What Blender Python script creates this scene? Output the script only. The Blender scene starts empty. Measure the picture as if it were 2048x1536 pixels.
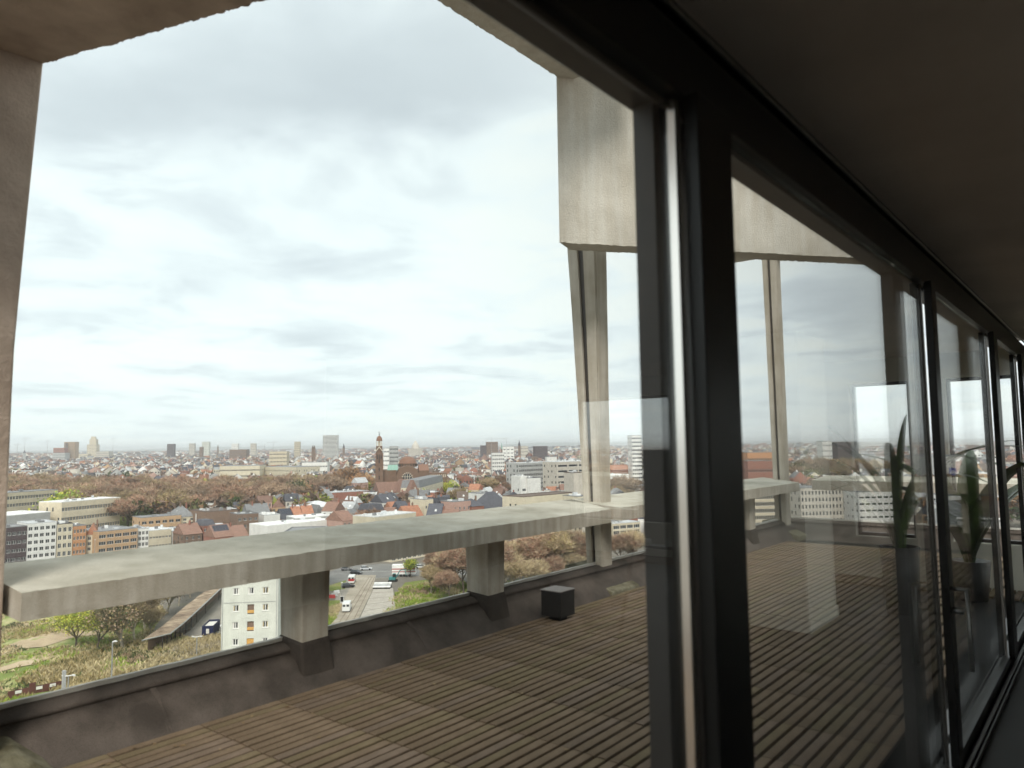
import bpy, math, random
import numpy as np
from mathutils import Vector, Matrix, noise as mn
random.seed(7); rng = np.random.default_rng(7)
sc = bpy.context.scene
COL = sc.collection
# ------------------------------------------------------------------ camera
FPX = 1480.0; PW, PH = 2048, 1536
YAW = math.radians(39.4); PITCH = math.atan(121/FPX); ROLL = math.radians(.76)
EZ = 45.0                                    # eye height above the street
FWD = Vector((-math.sin(YAW)*math.cos(PITCH), math.cos(YAW)*math.cos(PITCH), math.sin(PITCH)))
R0 = Vector((math.cos(YAW), math.sin(YAW), 0)); U0 = R0.cross(FWD)
RIGHT = R0*math.cos(ROLL) - U0*math.sin(ROLL); UP = RIGHT.cross(FWD)
EYE = Vector((0, 0, EZ))
cam_d = bpy.data.cameras.new('camera'); cam = bpy.data.objects.new('camera', cam_d); COL.objects.link(cam)
cam.matrix_world = Matrix(((RIGHT.x, UP.x, -FWD.x, 0), (RIGHT.y, UP.y, -FWD.y, 0), (RIGHT.z, UP.z, -FWD.z, EZ), (0, 0, 0, 1)))
cam_d.sensor_width = 36; cam_d.lens = 36*FPX/PW
cam_d.clip_start = .02; cam_d.clip_end = 60000
cam_d.dof.use_dof = True; cam_d.dof.focus_distance = 30; cam_d.dof.aperture_fstop = 3.0
sc.camera = cam

def ray(x, y): return FWD + RIGHT*((x-PW/2)/FPX) - UP*((y-PH/2)/FPX)
def at(x, y, D):
    """point at depth D (horizontal distance along the line of sight), in the direction of photo position x, y"""
    d = ray(x, y); return EYE + d*(D/(d.x*FH[0]+d.y*FH[1]))
FH = (-math.sin(YAW), math.cos(YAW))
def depth(x, y): return x*FH[0]+y*FH[1]
def gnd(x, y, z=0.0):
    d = ray(x, y); p = EYE + d*((z-EZ)/d.z); return p
def dirx(x, D, z=0.0):
    p = at(x, 890, D); return Vector((p.x, p.y, z))
def project(p):
    v = Vector(p)-EYE; k = v.dot(FWD)
    return PW/2 + FPX*v.dot(RIGHT)/k, PH/2 - FPX*v.dot(UP)/k
HOR = lambda x: 902.6 - .0128*x
def hgt(x, ytop, D): return at(x, ytop, D).z

# ------------------------------------------------------------------ world: overcast sky
SUN_EL, SUN_AZ = math.radians(44), math.radians(140)     # azimuth from +Y towards +X
w = bpy.data.worlds.new('World'); sc.world = w; w.use_nodes = True
nt = w.node_tree; N = nt.nodes; L = nt.links; N.clear()
def nd(t, **k):
    n = N.new(t)
    for a, b in k.items():
        if a == 'inp':
            for i, v in b.items(): n.inputs[i].default_value = v
        else: setattr(n, a, b)
    return n
def math_(op, a, b=None, clamp=False):
    n = N.new('ShaderNodeMath'); n.operation = op; n.use_clamp = clamp
    for i, v in enumerate((a, b)):
        if v is None: continue
        if isinstance(v, (int, float)): n.inputs[i].default_value = v
        else: L.new(v, n.inputs[i])
    return n.outputs[0]
tc = nd('ShaderNodeTexCoord')
sep = nd('ShaderNodeSeparateXYZ'); L.new(tc.outputs['Generated'], sep.inputs[0])
zz = math_('ADD', math_('MAXIMUM', sep.outputs['Z'], 0.0), .10)
qx = math_('DIVIDE', sep.outputs['X'], zz); qy = math_('DIVIDE', sep.outputs['Y'], zz)
cmb = nd('ShaderNodeCombineXYZ'); L.new(qx, cmb.inputs[0]); L.new(qy, cmb.inputs[1])
def q_of(x, y):
    d = ray(x, y).normalized(); k = max(d.z, 0)+.10
    return np.array([d.x/k, d.y/k])
n1 = nd('ShaderNodeTexNoise', inp={'Scale': 1.9, 'Detail': 9, 'Roughness': .56, 'Distortion': .35}); L.new(cmb.outputs[0], n1.inputs['Vector'])
n2 = nd('ShaderNodeTexNoise', inp={'Scale': .55, 'Detail': 4, 'Roughness': .5}); L.new(cmb.outputs[0], n2.inputs['Vector'])
# domain distortion for the big cloud banks
sub = nd('ShaderNodeVectorMath', operation='SUBTRACT'); L.new(n1.outputs['Color'], sub.inputs[0]); sub.inputs[1].default_value = (.5, .5, .5)
scl = nd('ShaderNodeVectorMath', operation='SCALE'); L.new(sub.outputs[0], scl.inputs[0]); scl.inputs['Scale'].default_value = .85
qd = nd('ShaderNodeVectorMath', operation='ADD'); L.new(cmb.outputs[0], qd.inputs[0]); L.new(scl.outputs[0], qd.inputs[1])
blobs = [  # centre, half width, half height in the photograph, strength
    (640, 185, 430, 110, .80), (210, 285, 190, 70, .62), (900, 200, 220, 110, .45), (420, 60, 260, 60, .18), (1010, 60, 160, 70, .25),
    (130, 645, 170, 34, .50), (440, 575, 130, 46, .30), (650, 676, 75, 22, .42), (1130, 672, 60, 30, .34),
    (300, 845, 260, 14, .22), (820, 812, 170, 13, .22), (1660, 640, 90, 60, .45), (1640, 590, 110, 50, .30),
    (430, 835, 230, 12, .20), (950, 745, 120, 14, .14), (1560, 800, 120, 20, .22), (700, 430, 200, 30, .10)]
total = None
for bx, by, hw, hh, s in blobs:
    c = q_of(bx, by); ax = (q_of(bx+hw, by)-q_of(bx-hw, by))/2; ay = (q_of(bx, by-hh)-q_of(bx, by+hh))/2
    Mi = np.linalg.inv(np.array([ax, ay]).T)
    mv = nd('ShaderNodeVectorMath', operation='SUBTRACT'); L.new(qd.outputs[0], mv.inputs[0]); mv.inputs[1].default_value = (c[0], c[1], 0)
    du = nd('ShaderNodeVectorMath', operation='DOT_PRODUCT'); L.new(mv.outputs[0], du.inputs[0]); du.inputs[1].default_value = (Mi[0, 0], Mi[0, 1], 0)
    dv = nd('ShaderNodeVectorMath', operation='DOT_PRODUCT'); L.new(mv.outputs[0], dv.inputs[0]); dv.inputs[1].default_value = (Mi[1, 0], Mi[1, 1], 0)
    r2 = math_('ADD', math_('MULTIPLY', du.outputs['Value'], du.outputs['Value']), math_('MULTIPLY', dv.outputs['Value'], dv.outputs['Value']))
    g = math_('MULTIPLY', math_('EXPONENT', math_('MULTIPLY', r2, -1.0)), s)
    total = g if total is None else math_('ADD', total, g)
base = math_('MULTIPLY', math_('SUBTRACT', n2.outputs['Fac'], .46, True), 1.7)
base = math_('ADD', base, math_('MULTIPLY', math_('SUBTRACT', n1.outputs['Fac'], .47, True), 1.6))
dens = math_('ADD', total, base)
fine = math_('MULTIPLY', math_('SUBTRACT', n1.outputs['Fac'], .5), 1.15)
dens = math_('MAXIMUM', math_('ADD', dens, fine), 0.0)
dens = math_('SUBTRACT', 1.0, math_('EXPONENT', math_('MULTIPLY', dens, -1.5)))
ramp = nd('ShaderNodeValToRGB'); L.new(dens, ramp.inputs[0])
cr = ramp.color_ramp; cr.elements[0].position = 0; cr.elements[0].color = (.535, .572, .558, 1)
cr.elements[1].position = 1; cr.elements[1].color = (.32, .358, .38, 1)
e = cr.elements.new(.28); e.color = (.50, .552, .560, 1)
e = cr.elements.new(.6); e.color = (.42, .465, .485, 1)
# the lowest sky is a little bluer
hb = math_('SUBTRACT', 1.0, math_('DIVIDE', math_('MAXIMUM', sep.outputs['Z'], 0.0), .10), True)
mixh = nd('ShaderNodeMix', data_type='RGBA'); L.new(math_('MULTIPLY', hb, .55), mixh.inputs[0]); L.new(ramp.outputs[0], mixh.inputs[6]); mixh.inputs[7].default_value = (.48, .54, .56, 1)
up10 = nd('ShaderNodeVectorMath', operation='SCALE'); L.new(mixh.outputs[2], up10.inputs[0]); up10.inputs['Scale'].default_value = 10.0
sky = nd('ShaderNodeTexSky', sky_type='NISHITA', sun_disc=False, sun_elevation=SUN_EL, sun_rotation=SUN_AZ)
mixs = nd('ShaderNodeMix', data_type='RGBA'); mixs.inputs[0].default_value = .95; L.new(sky.outputs[0], mixs.inputs[6]); L.new(up10.outputs[0], mixs.inputs[7])
bg = nd('ShaderNodeBackground'); L.new(mixs.outputs[2], bg.inputs[0]); bg.inputs[1].default_value = .1
wo = nd('ShaderNodeOutputWorld'); L.new(bg.outputs[0], wo.inputs[0])
w.cycles.sampling_method = 'MANUAL'; w.cycles.sample_map_resolution = 512
sun_d = bpy.data.lights.new('sun', 'SUN'); sun_d.energy = 1.5; sun_d.angle = math.radians(22); sun_d.color = (1, .93, .84)
sun = bpy.data.objects.new('sun', sun_d); COL.objects.link(sun)
sd = Vector((math.sin(SUN_AZ)*math.cos(SUN_EL), math.cos(SUN_AZ)*math.cos(SUN_EL), math.sin(SUN_EL)))
sun.rotation_euler = sd.to_track_quat('Z', 'Y').to_euler()
sc.view_settings.view_transform = 'Standard'; sc.view_settings.look = 'None'
sc.view_settings.exposure = 1.2; sc.view_settings.gamma = 1; sc.view_settings.use_curve_mapping = False
sc.cycles.use_denoising = True; sc.cycles.max_bounces = 12; sc.cycles.diffuse_bounces = 5; sc.cycles.transparent_max_bounces = 24
sc.cycles.volume_bounces = 2; sc.cycles.glossy_bounces = 4; sc.cycles.sample_clamp_indirect = 6
sc.cycles.use_adaptive_sampling = True; sc.cycles.adaptive_threshold = .02

# ------------------------------------------------------------------ helpers
def tag(o, label=None, cat=None, group=None, kind=None):
    if label: o['label'] = label
    if cat: o['category'] = cat
    if group: o['group'] = group
    if kind: o['kind'] = kind
    return o
def thing(name, loc, label, cat, group=None, rz=0.0):
    o = bpy.data.objects.new(name, None); COL.objects.link(o)
    o.location = loc; o.rotation_euler = (0, 0, rz); o.empty_display_size = .2
    return tag(o, label, cat, group, 'thing')
def copy_tree(o, parent=None):
    c = o.copy(); COL.objects.link(c); c.parent = parent
    for ch in o.children: copy_tree(ch, c)
    return c
class MB:
    def __init__(s): s.v = []; s.f = []; s.m = []
    def add(s, vs, fs, m=0):
        b = len(s.v); s.v.extend([tuple(p) for p in vs]); s.f.extend([tuple(i+b for i in f) for f in fs]); s.m.extend([m]*len(fs)); return s
    def quad(s, a, b, c, d, m=0): return s.add([a, b, c, d], [(0, 1, 2, 3)], m)
    def box(s, x0, x1, y0, y1, z0, z1, m=0):
        return s.add([(x0, y0, z0), (x1, y0, z0), (x1, y1, z0), (x0, y1, z0), (x0, y0, z1), (x1, y0, z1), (x1, y1, z1), (x0, y1, z1)],
                     [(0, 3, 2, 1), (4, 5, 6, 7), (0, 1, 5, 4), (1, 2, 6, 5), (2, 3, 7, 6), (3, 0, 4, 7)], m)
    def prism(s, poly, z0, z1, m=0):
        n = len(poly)
        return s.add([(x, y, z0) for x, y in poly]+[(x, y, z1) for x, y in poly],
                     [tuple(range(n))[::-1], tuple(range(n, 2*n))]+[(i, (i+1) % n, n+(i+1) % n, n+i) for i in range(n)], m)
    def frustum(s, base, top, m=0):
        n = len(base)
        return s.add(list(base)+list(top), [tuple(range(n))[::-1], tuple(range(n, 2*n))]+[(i, (i+1) % n, n+(i+1) % n, n+i) for i in range(n)], m)
    def tube(s, a, b, r0, r1=None, n=6, m=0, caps=True):
        a = Vector(a); b = Vector(b); r1 = r0 if r1 is None else r1
        d = b-a
        if d.length < 1e-9: return s
        d.normalize(); t = Vector((0, 0, 1)) if abs(d.z) < .9 else Vector((1, 0, 0))
        u = d.cross(t).normalized(); w_ = d.cross(u)
        vs = [a+(u*math.cos(2*math.pi*i/n)+w_*math.sin(2*math.pi*i/n))*r0 for i in range(n)]+[b+(u*math.cos(2*math.pi*i/n)+w_*math.sin(2*math.pi*i/n))*r1 for i in range(n)]
        fs = [(i, n+i, n+(i+1) % n, (i+1) % n) for i in range(n)]
        if caps: fs += [tuple(range(n)), tuple(range(n, 2*n))[::-1]]
        return s.add(vs, fs, m)
    def lathe(s, prof, c=(0, 0), n=12, m=0):
        vs = []; fs = []
        for r, z in prof:
            vs += [(c[0]+r*math.cos(2*math.pi*i/n), c[1]+r*math.sin(2*math.pi*i/n), z) for i in range(n)]
        for k in range(len(prof)-1):
            fs += [(k*n+i, k*n+(i+1) % n, (k+1)*n+(i+1) % n, (k+1)*n+i) for i in range(n)]
        return s.add(vs, fs, m)
    def mesh(s, name, mats, off=(0, 0, 0), smooth=False):
        me = bpy.data.meshes.new(name)
        v = s.v if off == (0, 0, 0) else [(p[0]-off[0], p[1]-off[1], p[2]-off[2]) for p in s.v]
        me.from_pydata(v, [], s.f)
        for m in (mats if isinstance(mats, (list, tuple)) else [mats]): me.materials.append(m)
        if any(s.m): me.polygons.foreach_set('material_index', s.m)
        if smooth: me.polygons.foreach_set('use_smooth', [True]*len(s.f))
        me.update(); return me
    def build(s, name, mats, parent=None, world=False, smooth=False):
        off = tuple(parent.location) if (world and parent is not None) else (0, 0, 0)
        o = bpy.data.objects.new(name, s.mesh(name, mats, off, smooth)); COL.objects.link(o)
        if parent is not None: o.parent = parent
        return o
def inst(name, me, parent, loc=(0, 0, 0), rz=0, sc_=None):
    o = bpy.data.objects.new(name, me); COL.objects.link(o); o.parent = parent; o.location = loc
    if rz: o.rotation_euler = (0, 0, rz)
    if sc_: o.scale = sc_
    return o

# ------------------------------------------------------------------ materials
def mat(name, col, rough=.8, var=.12, scale=1.0, bump=0.0, bscale=40., metal=0.0, col2=None, spec=.3, vec='Object', detail=5, streak=0.0, speck=0.0, orand=0.0):
    m = bpy.data.materials.new(name); m.use_nodes = True
    n = m.node_tree.nodes; l = m.node_tree.links; p = n['Principled BSDF']
    p.inputs['Roughness'].default_value = rough; p.inputs['Metallic'].default_value = metal; p.inputs['Specular IOR Level'].default_value = spec
    if var <= 0 and not col2 and not bump:
        p.inputs['Base Color'].default_value = (*col, 1); return m
    t = n.new('ShaderNodeTexCoord'); v = t.outputs[vec]
    if vec == 'Position':
        pass
    nz = n.new('ShaderNodeTexNoise'); nz.inputs['Scale'].default_value = scale; nz.inputs['Detail'].default_value = detail; nz.inputs['Roughness'].default_value = .6
    l.new(v, nz.inputs['Vector'])
    r = n.new('ShaderNodeValToRGB'); l.new(nz.outputs['Fac'], r.inputs[0])
    a = tuple(c*(1-var) for c in col); b = tuple(min(1, c*(1+var)) for c in (col2 or col))
    r.color_ramp.elements[0].position = .33; r.color_ramp.elements[0].color = (*a, 1)
    r.color_ramp.elements[1].position = .67; r.color_ramp.elements[1].color = (*b, 1)
    out = r.outputs[0]
    if streak:
        mp = n.new('ShaderNodeMapping'); mp.inputs['Scale'].default_value = (9, 9, .7); l.new(v, mp.inputs[0])
        s2 = n.new('ShaderNodeTexNoise'); s2.inputs['Scale'].default_value = 1.6; s2.inputs['Detail'].default_value = 5; l.new(mp.outputs[0], s2.inputs['Vector'])
        rr = n.new('ShaderNodeValToRGB'); l.new(s2.outputs['Fac'], rr.inputs[0])
        k = 1-streak; rr.color_ramp.elements[0].position = .38; rr.color_ramp.elements[0].color = (k, k*.97, k*.93, 1); rr.color_ramp.elements[1].position = .62; rr.color_ramp.elements[1].color = (1, 1, 1, 1)
        mx = n.new('ShaderNodeMix'); mx.data_type = 'RGBA'; mx.blend_type = 'MULTIPLY'; mx.inputs[0].default_value = 1
        l.new(out, mx.inputs[6]); l.new(rr.outputs[0], mx.inputs[7]); out = mx.outputs[2]
    if speck:
        s3 = n.new('ShaderNodeTexNoise'); s3.inputs['Scale'].default_value = bscale*1.3; s3.inputs['Detail'].default_value = 3; l.new(v, s3.inputs['Vector'])
        rr = n.new('ShaderNodeValToRGB'); l.new(s3.outputs['Fac'], rr.inputs[0])
        k = 1-speck; rr.color_ramp.elements[0].position = .36; rr.color_ramp.elements[0].color = (k, k, k, 1); rr.color_ramp.elements[1].position = .5; rr.color_ramp.elements[1].color = (1, 1, 1, 1)
        mx = n.new('ShaderNodeMix'); mx.data_type = 'RGBA'; mx.blend_type = 'MULTIPLY'; mx.inputs[0].default_value = 1
        l.new(out, mx.inputs[6]); l.new(rr.outputs[0], mx.inputs[7]); out = mx.outputs[2]
    if orand:
        oi = n.new('ShaderNodeObjectInfo'); mr = n.new('ShaderNodeMapRange'); mr.inputs['To Min'].default_value = 1-orand; mr.inputs['To Max'].default_value = 1+orand; l.new(oi.outputs['Random'], mr.inputs['Value'])
        vs_ = n.new('ShaderNodeVectorMath'); vs_.operation = 'SCALE'; l.new(out, vs_.inputs[0]); l.new(mr.outputs[0], vs_.inputs['Scale']); out = vs_.outputs[0]
    l.new(out, p.inputs['Base Color'])
    if bump:
        nb = n.new('ShaderNodeTexNoise'); nb.inputs['Scale'].default_value = bscale; nb.inputs['Detail'].default_value = 6; nb.inputs['Roughness'].default_value = .65; l.new(v, nb.inputs['Vector'])
        bp = n.new('ShaderNodeBump'); bp.inputs['Strength'].default_value = bump; bp.inputs['Distance'].default_value = .02; l.new(nb.outputs['Fac'], bp.inputs['Height']); l.new(bp.outputs[0], p.inputs['Normal'])
    return m
M = {}
M['concrete'] = mat('concrete', (.47, .42, .34), .85, .14, 2.2, .22, 70, col2=(.54, .50, .44), streak=.2, speck=.08)
M['concrete_rough'] = mat('rough_concrete', (.58, .545, .475), .9, .10, 1.6, .5, 60, col2=(.68, .65, .585), speck=.14, streak=.10)
M['concrete_top'] = mat('coping_concrete', (.42, .39, .315), .85, .12, 2.6, .35, 70, col2=(.53, .50, .43), speck=.1)
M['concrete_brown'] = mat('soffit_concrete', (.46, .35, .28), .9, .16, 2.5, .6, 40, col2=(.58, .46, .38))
M['felt'] = mat('roofing_felt', (.078, .063, .053), .85, .25, 3.0, .4, 160, col2=(.118, .096, .083), speck=.35)
M['felt_moss'] = mat('mossy_felt', (.12, .105, .06), .9, .3, 9, .5, 120, col2=(.20, .185, .13))
M['felt_dark'] = mat('dark_felt_skirt', (.045, .036, .030), .85, .25, 4, .4, 160, col2=(.075, .060, .050), speck=.3)
M['trim'] = mat('pale_metal_trim', (.62, .60, .55), .45, .1, 6, metal=.2)
M['deck'] = mat('weathered_deck', (.165, .118, .078), .85, .18, 3.5, .2, 90, col2=(.205, .150, .105), speck=.2, spec=.08)
M['deck2'] = mat('weathered_deck_moss', (.160, .122, .074), .85, .18, 3.5, .2, 90, col2=(.195, .150, .095), speck=.2, spec=.08)
M['deck3'] = mat('weathered_deck_grey', (.165, .122, .090), .85, .18, 3.5, .2, 90, col2=(.205, .152, .115), speck=.2, spec=.08)
M['deck_under'] = mat('deck_gap_shade', (.008, .006, .005), .9, .1, 3)  # shade between the boards, put into the slab colour
M['frame'] = mat('dark_anodised_frame', (.018, .017, .017), .38, .15, 4, spec=.5)
M['frame_brown'] = mat('bronze_frame', (.045, .038, .034), .42, .15, 4, spec=.5)
M['alu'] = mat('satin_aluminium', (.42, .40, .37), .35, .05, 4, metal=.85)
M['edge'] = mat('polished_edge', (.86, .83, .78), .22, .02, 4, metal=.9)
M['gasket'] = mat('pale_gasket', (.78, .76, .72), .35, .02, 4, spec=.6)
M['ceiling'] = mat('dark_ceiling', (.66, .57, .50), .9, .06, 2)
M['floor_in'] = mat('grey_floor', (.03, .029, .03), .6, .12, 2)
M['white_wall'] = mat('white_wall', (.74, .71, .63), .85, .03, 2)
M['dark_wall'] = mat('dark_wall', (.10, .09, .08), .8, .08, 2)
M['black'] = mat('black_paint', (.015, .014, .014), .45, .1, 5)
M['blackbox'] = mat('black_box_side', (.022, .02, .019), .5, .15, 8)
M['boxtop'] = mat('grey_box_lid', (.19, .17, .16), .45, .1, 8)
M['steel'] = mat('galvanised_steel', (.42, .42, .41), .4, .08, 3, metal=.6)
M['leaf_house'] = mat('houseplant_leaf', (.06, .11, .02), .4, .25, 6, spec=.5)
M['pot'] = mat('dark_pot', (.05, .05, .05), .5, .1, 4)
M['lampshade'] = mat('white_enamel', (.7, .69, .66), .35, .02, 4)
M['paper'] = mat('paper', (.7, .68, .63), .8, .03, 4)
# thin window glass: reflects by the Fresnel law, otherwise lets light straight through
g = bpy.data.materials.new('window_glass'); g.use_nodes = True; n_ = g.node_tree.nodes; l_ = g.node_tree.links; n_.clear()
geo = n_.new('ShaderNodeNewGeometry'); mi = n_.new('ShaderNodeMath'); mi.operation = 'MULTIPLY_ADD'; l_.new(geo.outputs['Backfacing'], mi.inputs[0]); mi.inputs[1].default_value = 1/1.52-1.52; mi.inputs[2].default_value = 1.52
fr = n_.new('ShaderNodeFresnel'); l_.new(mi.outputs[0], fr.inputs['IOR'])
fm = n_.new('ShaderNodeMath'); fm.operation = 'MULTIPLY'; fm.use_clamp = True; l_.new(fr.outputs[0], fm.inputs[0]); fm.inputs[1].default_value = 1.5
tr = n_.new('ShaderNodeBsdfTransparent'); tr.inputs[0].default_value = (.965, .975, .965, 1)
gl = n_.new('ShaderNodeBsdfGlossy'); gl.inputs['Roughness'].default_value = 0.0; gl.inputs[0].default_value = (1, 1, 1, 1)
mx = n_.new('ShaderNodeMixShader'); l_.new(fm.outputs[0], mx.inputs[0]); l_.new(tr.outputs[0], mx.inputs[1]); l_.new(gl.outputs[0], mx.inputs[2])
om = n_.new('ShaderNodeOutputMaterial'); l_.new(mx.outputs[0], om.inputs[0]); M['glass'] = g
# city palette
M['pane'] = mat('far_window_pane', (.035, .04, .045), .12, 0, spec=.6)
M['wframe'] = mat('white_window_frame', (.72, .71, .68), .6, 0)
M['bframe'] = mat('brown_window_frame', (.16, .10, .07), .6, 0)
WALL = {'white': (.70, .69, .66), 'cream': (.58, .52, .40), 'pink': (.46, .30, .25), 'red': (.29, .135, .10), 'tan': (.46, .31, .19), 'brown': (.20, .135, .10),
        'orange': (.48, .25, .13), 'grey': (.40, .40, .39), 'dark': (.085, .062, .066), 'stone': (.50, .46, .40), 'palegreen': (.60, .61, .55), 'beige': (.56, .49, .37)}
for k, c in WALL.items(): M['w_'+k] = mat(k+'_facade', c, .9, .10, .35, detail=8, orand=.10)
ROOF = {'orange': (.34, .16, .10), 'redbrown': (.22, .13, .10), 'slate': (.085, .085, .10), 'grey': (.22, .22, .225), 'pale': (.52, .53, .54), 'white': (.72, .72, .71), 'black': (.035, .032, .032), 'green': (.26, .42, .35), 'brown': (.15, .11, .09)}
for k, c in ROOF.items(): M['r_'+k] = mat(k+'_roof', c, .8, .18, .8, detail=8, orand=.22)
M['solar'] = mat('solar_panel', (.03, .032, .05), .25, 0, spec=.6)
def foliage(name, a, b):
    return mat(name, a, .85, .25, .9, col2=b, detail=6, orand=.32)
M['twig'] = foliage('bare_twigs', (.25, .17, .115), (.37, .265, .18))
M['twig_tan'] = foliage('tan_twigs', (.30, .22, .145), (.42, .32, .22))
M['twig_red'] = foliage('reddish_twigs', (.27, .145, .10), (.37, .215, .15))
M['twig_orange'] = foliage('budding_orange_twigs', (.40, .20, .085), (.50, .28, .13))
M['twig_olive'] = foliage('olive_buds', (.23, .185, .085), (.34, .27, .13))
M['leaf_green'] = foliage('spring_green_leaves', (.17, .24, .03), (.28, .36, .06))
M['leaf_yellow'] = foliage('yellow_green_leaves', (.33, .33, .04), (.46, .44, .08))
M['leaf_dark'] = foliage('dark_green_leaves', (.045, .062, .022), (.09, .11, .04))
M['bark'] = foliage('bark', (.10, .078, .058), (.17, .135, .10))
M['bark_pale'] = foliage('pale_bark', (.30, .26, .19), (.44, .38, .29))
M['straw'] = foliage('dry_straw', (.38, .31, .17), (.52, .44, .27))

def foliage_leaf(): return mat('dead_leaf', (.16, .09, .04), .8, .3, 3, col2=(.30, .22, .12))
def structure(name, mb, m, **k):
    return tag(mb.build(name, m, **k), kind='structure')
Z = lambda z: EZ+z                                # heights measured from the eye

# ================================================================== THE BUILDING
# beams whose edges are slightly broken, like the rough cast concrete of the photograph
def rough_bar(name, A, B, sec, m, parent=None, jit=.004, step=.06, endcut=None, mats=None, facemats=None, ends=(0, 0)):
    """sweep a cross-section (offsets along left normal n and up z) from A to B. ends: slant of each end (shift along the bar per unit offset)"""
    S2 = []; fm2 = []; fmi = facemats or [0]*len(sec)
    for j, (o, z) in enumerate(sec):
        for q, tag_ in ((sec[j-1], 0), (None, 1), (sec[(j+1) % len(sec)], 2)):
            if q is None: S2.append((o, z, 1)); fm2.append(fmi[j]); continue
            l_ = math.hypot(q[0]-o, q[1]-z); k_ = min(.45, .022/max(l_, 1e-6)); S2.append((o+(q[0]-o)*k_, z+(q[1]-z)*k_, 0)); fm2.append(fmi[j] if tag_ else fmi[j-1])
    sec = S2; facemats = fm2
    A = Vector(A); B = Vector(B); d = B-A; Ln = d.length; d.normalize(); nrm = Vector((-d.y, d.x, 0)).normalized()
    K = max(2, int(Ln/step)); ns = len(sec); mb = MB(); vs = []; r = random.Random(len(name)+int(A.x*100))
    prev = [Vector((0, 0, 0))]*ns
    for i in range(K+1):
        t = i/K
        for j, (o, z, jk) in enumerate(sec):
            sL = Ln*t; q_ = lambda f, k: mn.noise(Vector((sL*f+j*7.3, k, A.x)))
            jj = jk*jit*Vector((q_(9, 1)+q_(37, 2), q_(9, 3)+q_(37, 4), .9*q_(5, 5)+q_(22, 6)+.8*q_(70, 7)))
            if jk and q_(14, 9) > .42: jj += Vector((0, 0, jit*1.6*(1 if z < sec[(j+4) % ns][1] else -1)))
            sh = ends[0]*o*(1-t)+ends[1]*o*t
            vs.append(A+d*(Ln*t+sh)+nrm*o+Vector((0, 0, z))+jj*(1 if 0 < i < K else .3))
    fs = []; ms = []
    for i in range(K):
        for j in range(ns):
            fs.append((i*ns+j, i*ns+(j+1) % ns, (i+1)*ns+(j+1) % ns, (i+1)*ns+j)); ms.append((facemats or [0]*ns)[j])
    fs.append(tuple(range(ns))[::-1]); fs.append(tuple(range(K*ns, K*ns+ns))); ms += [0, 0]
    mb.v = [tuple(v) for v in vs]; mb.f = fs; mb.m = ms
    return mb.build(name, mats or m, parent, world=parent is not None)

ZD = Z(-1.55)
# concrete slab under the deck, coloured near black for the shade in the gaps
mb = MB(); mb.box(-4.14, 8, -3, 12.66, ZD-.45, ZD-.06); mb.box(-4.78, -4.14, -3, 13.3, ZD-.45, ZD-.10); mb.box(-4.14, 8, 12.66, 13.3, ZD-.45, ZD-.10)
structure('terrace_slab', mb, M['deck_under'])
# deck of narrow boards laid in half-metre panels
deck = bpy.data.objects.new('terrace_deck', None); COL.objects.link(deck); deck.location = (-2.4, 5, ZD); deck['kind'] = 'structure'
deck['label'] = 'weathered brown boards of the roof terrace laid in rows'
PITCHB = .5/7; boards = []
xk = int((4.12-.93)/PITCHB)
for j in range(-4, 25):
    for k in range(xk): boards.append((-4.12+k*PITCHB, -.8+.5*j+.0))
for j in range(19, 25):
    for k in range(int(6/PITCHB)): boards.append((-.93+k*PITCHB+.01, -.8+.5*j))
def bscore(b):
    p = Vector((b[0]+.03, b[1]+.25, ZD)); u, v = project(p)
    if p.dot(FWD)-EZ*FWD.z < .2 or u < -60 or u > 1990 or v > 1620: return 1e9
    return (p-EYE).length
boards.sort(key=bscore)
def board_mb(mb, x, y, z, r):
    a = .004
    mb.add([(x+a, y+.004, z-.022), (x+PITCHB-.015, y+.004, z-.022), (x+PITCHB-.015, y+.4955, z-.022), (x+a, y+.4955, z-.022),
            (x+a, y+.004, z-.003), (x+PITCHB-.015, y+.004, z-.003), (x+PITCHB-.015, y+.4955, z-.003), (x+a, y+.4955, z-.003),
            (x+a+.003, y+.006, z), (x+PITCHB-.018, y+.006, z), (x+PITCHB-.018, y+.493, z), (x+a+.003, y+.493, z)],
           [(3, 2, 1, 0), (0, 1, 5, 4), (1, 2, 6, 5), (2, 3, 7, 6), (3, 0, 4, 7), (4, 5, 9, 8), (5, 6, 10, 9), (6, 7, 11, 10), (7, 4, 8, 11), (8, 9, 10, 11)], r)
bms = []
for q in range(3):
    mb = MB(); board_mb(mb, 0, 0, 0, 0); bms.append(mb.mesh('board', [M['deck'], M['deck2'], M['deck3']][q]))
for x, y in boards[:300]:
    o = inst('board', bms[random.choice((0, 0, 0, 1, 2))], deck, (x+2.4+random.uniform(-.0015, .0015), y-5+random.uniform(-.002, .002), random.uniform(-.002, .002)))
    o.rotation_euler = (0, random.uniform(-.006, .006), random.uniform(-.002, .002))
mb = MB()
for x, y in boards[300:]: board_mb(mb, x+random.uniform(-.001, .001), y, ZD+random.uniform(-.002, .002), random.choice((0, 0, 0, 1, 2)))
tag(mb.build('far_boards', [M['deck'], M['deck2'], M['deck3']], deck, world=True), kind='stuff')
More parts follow.
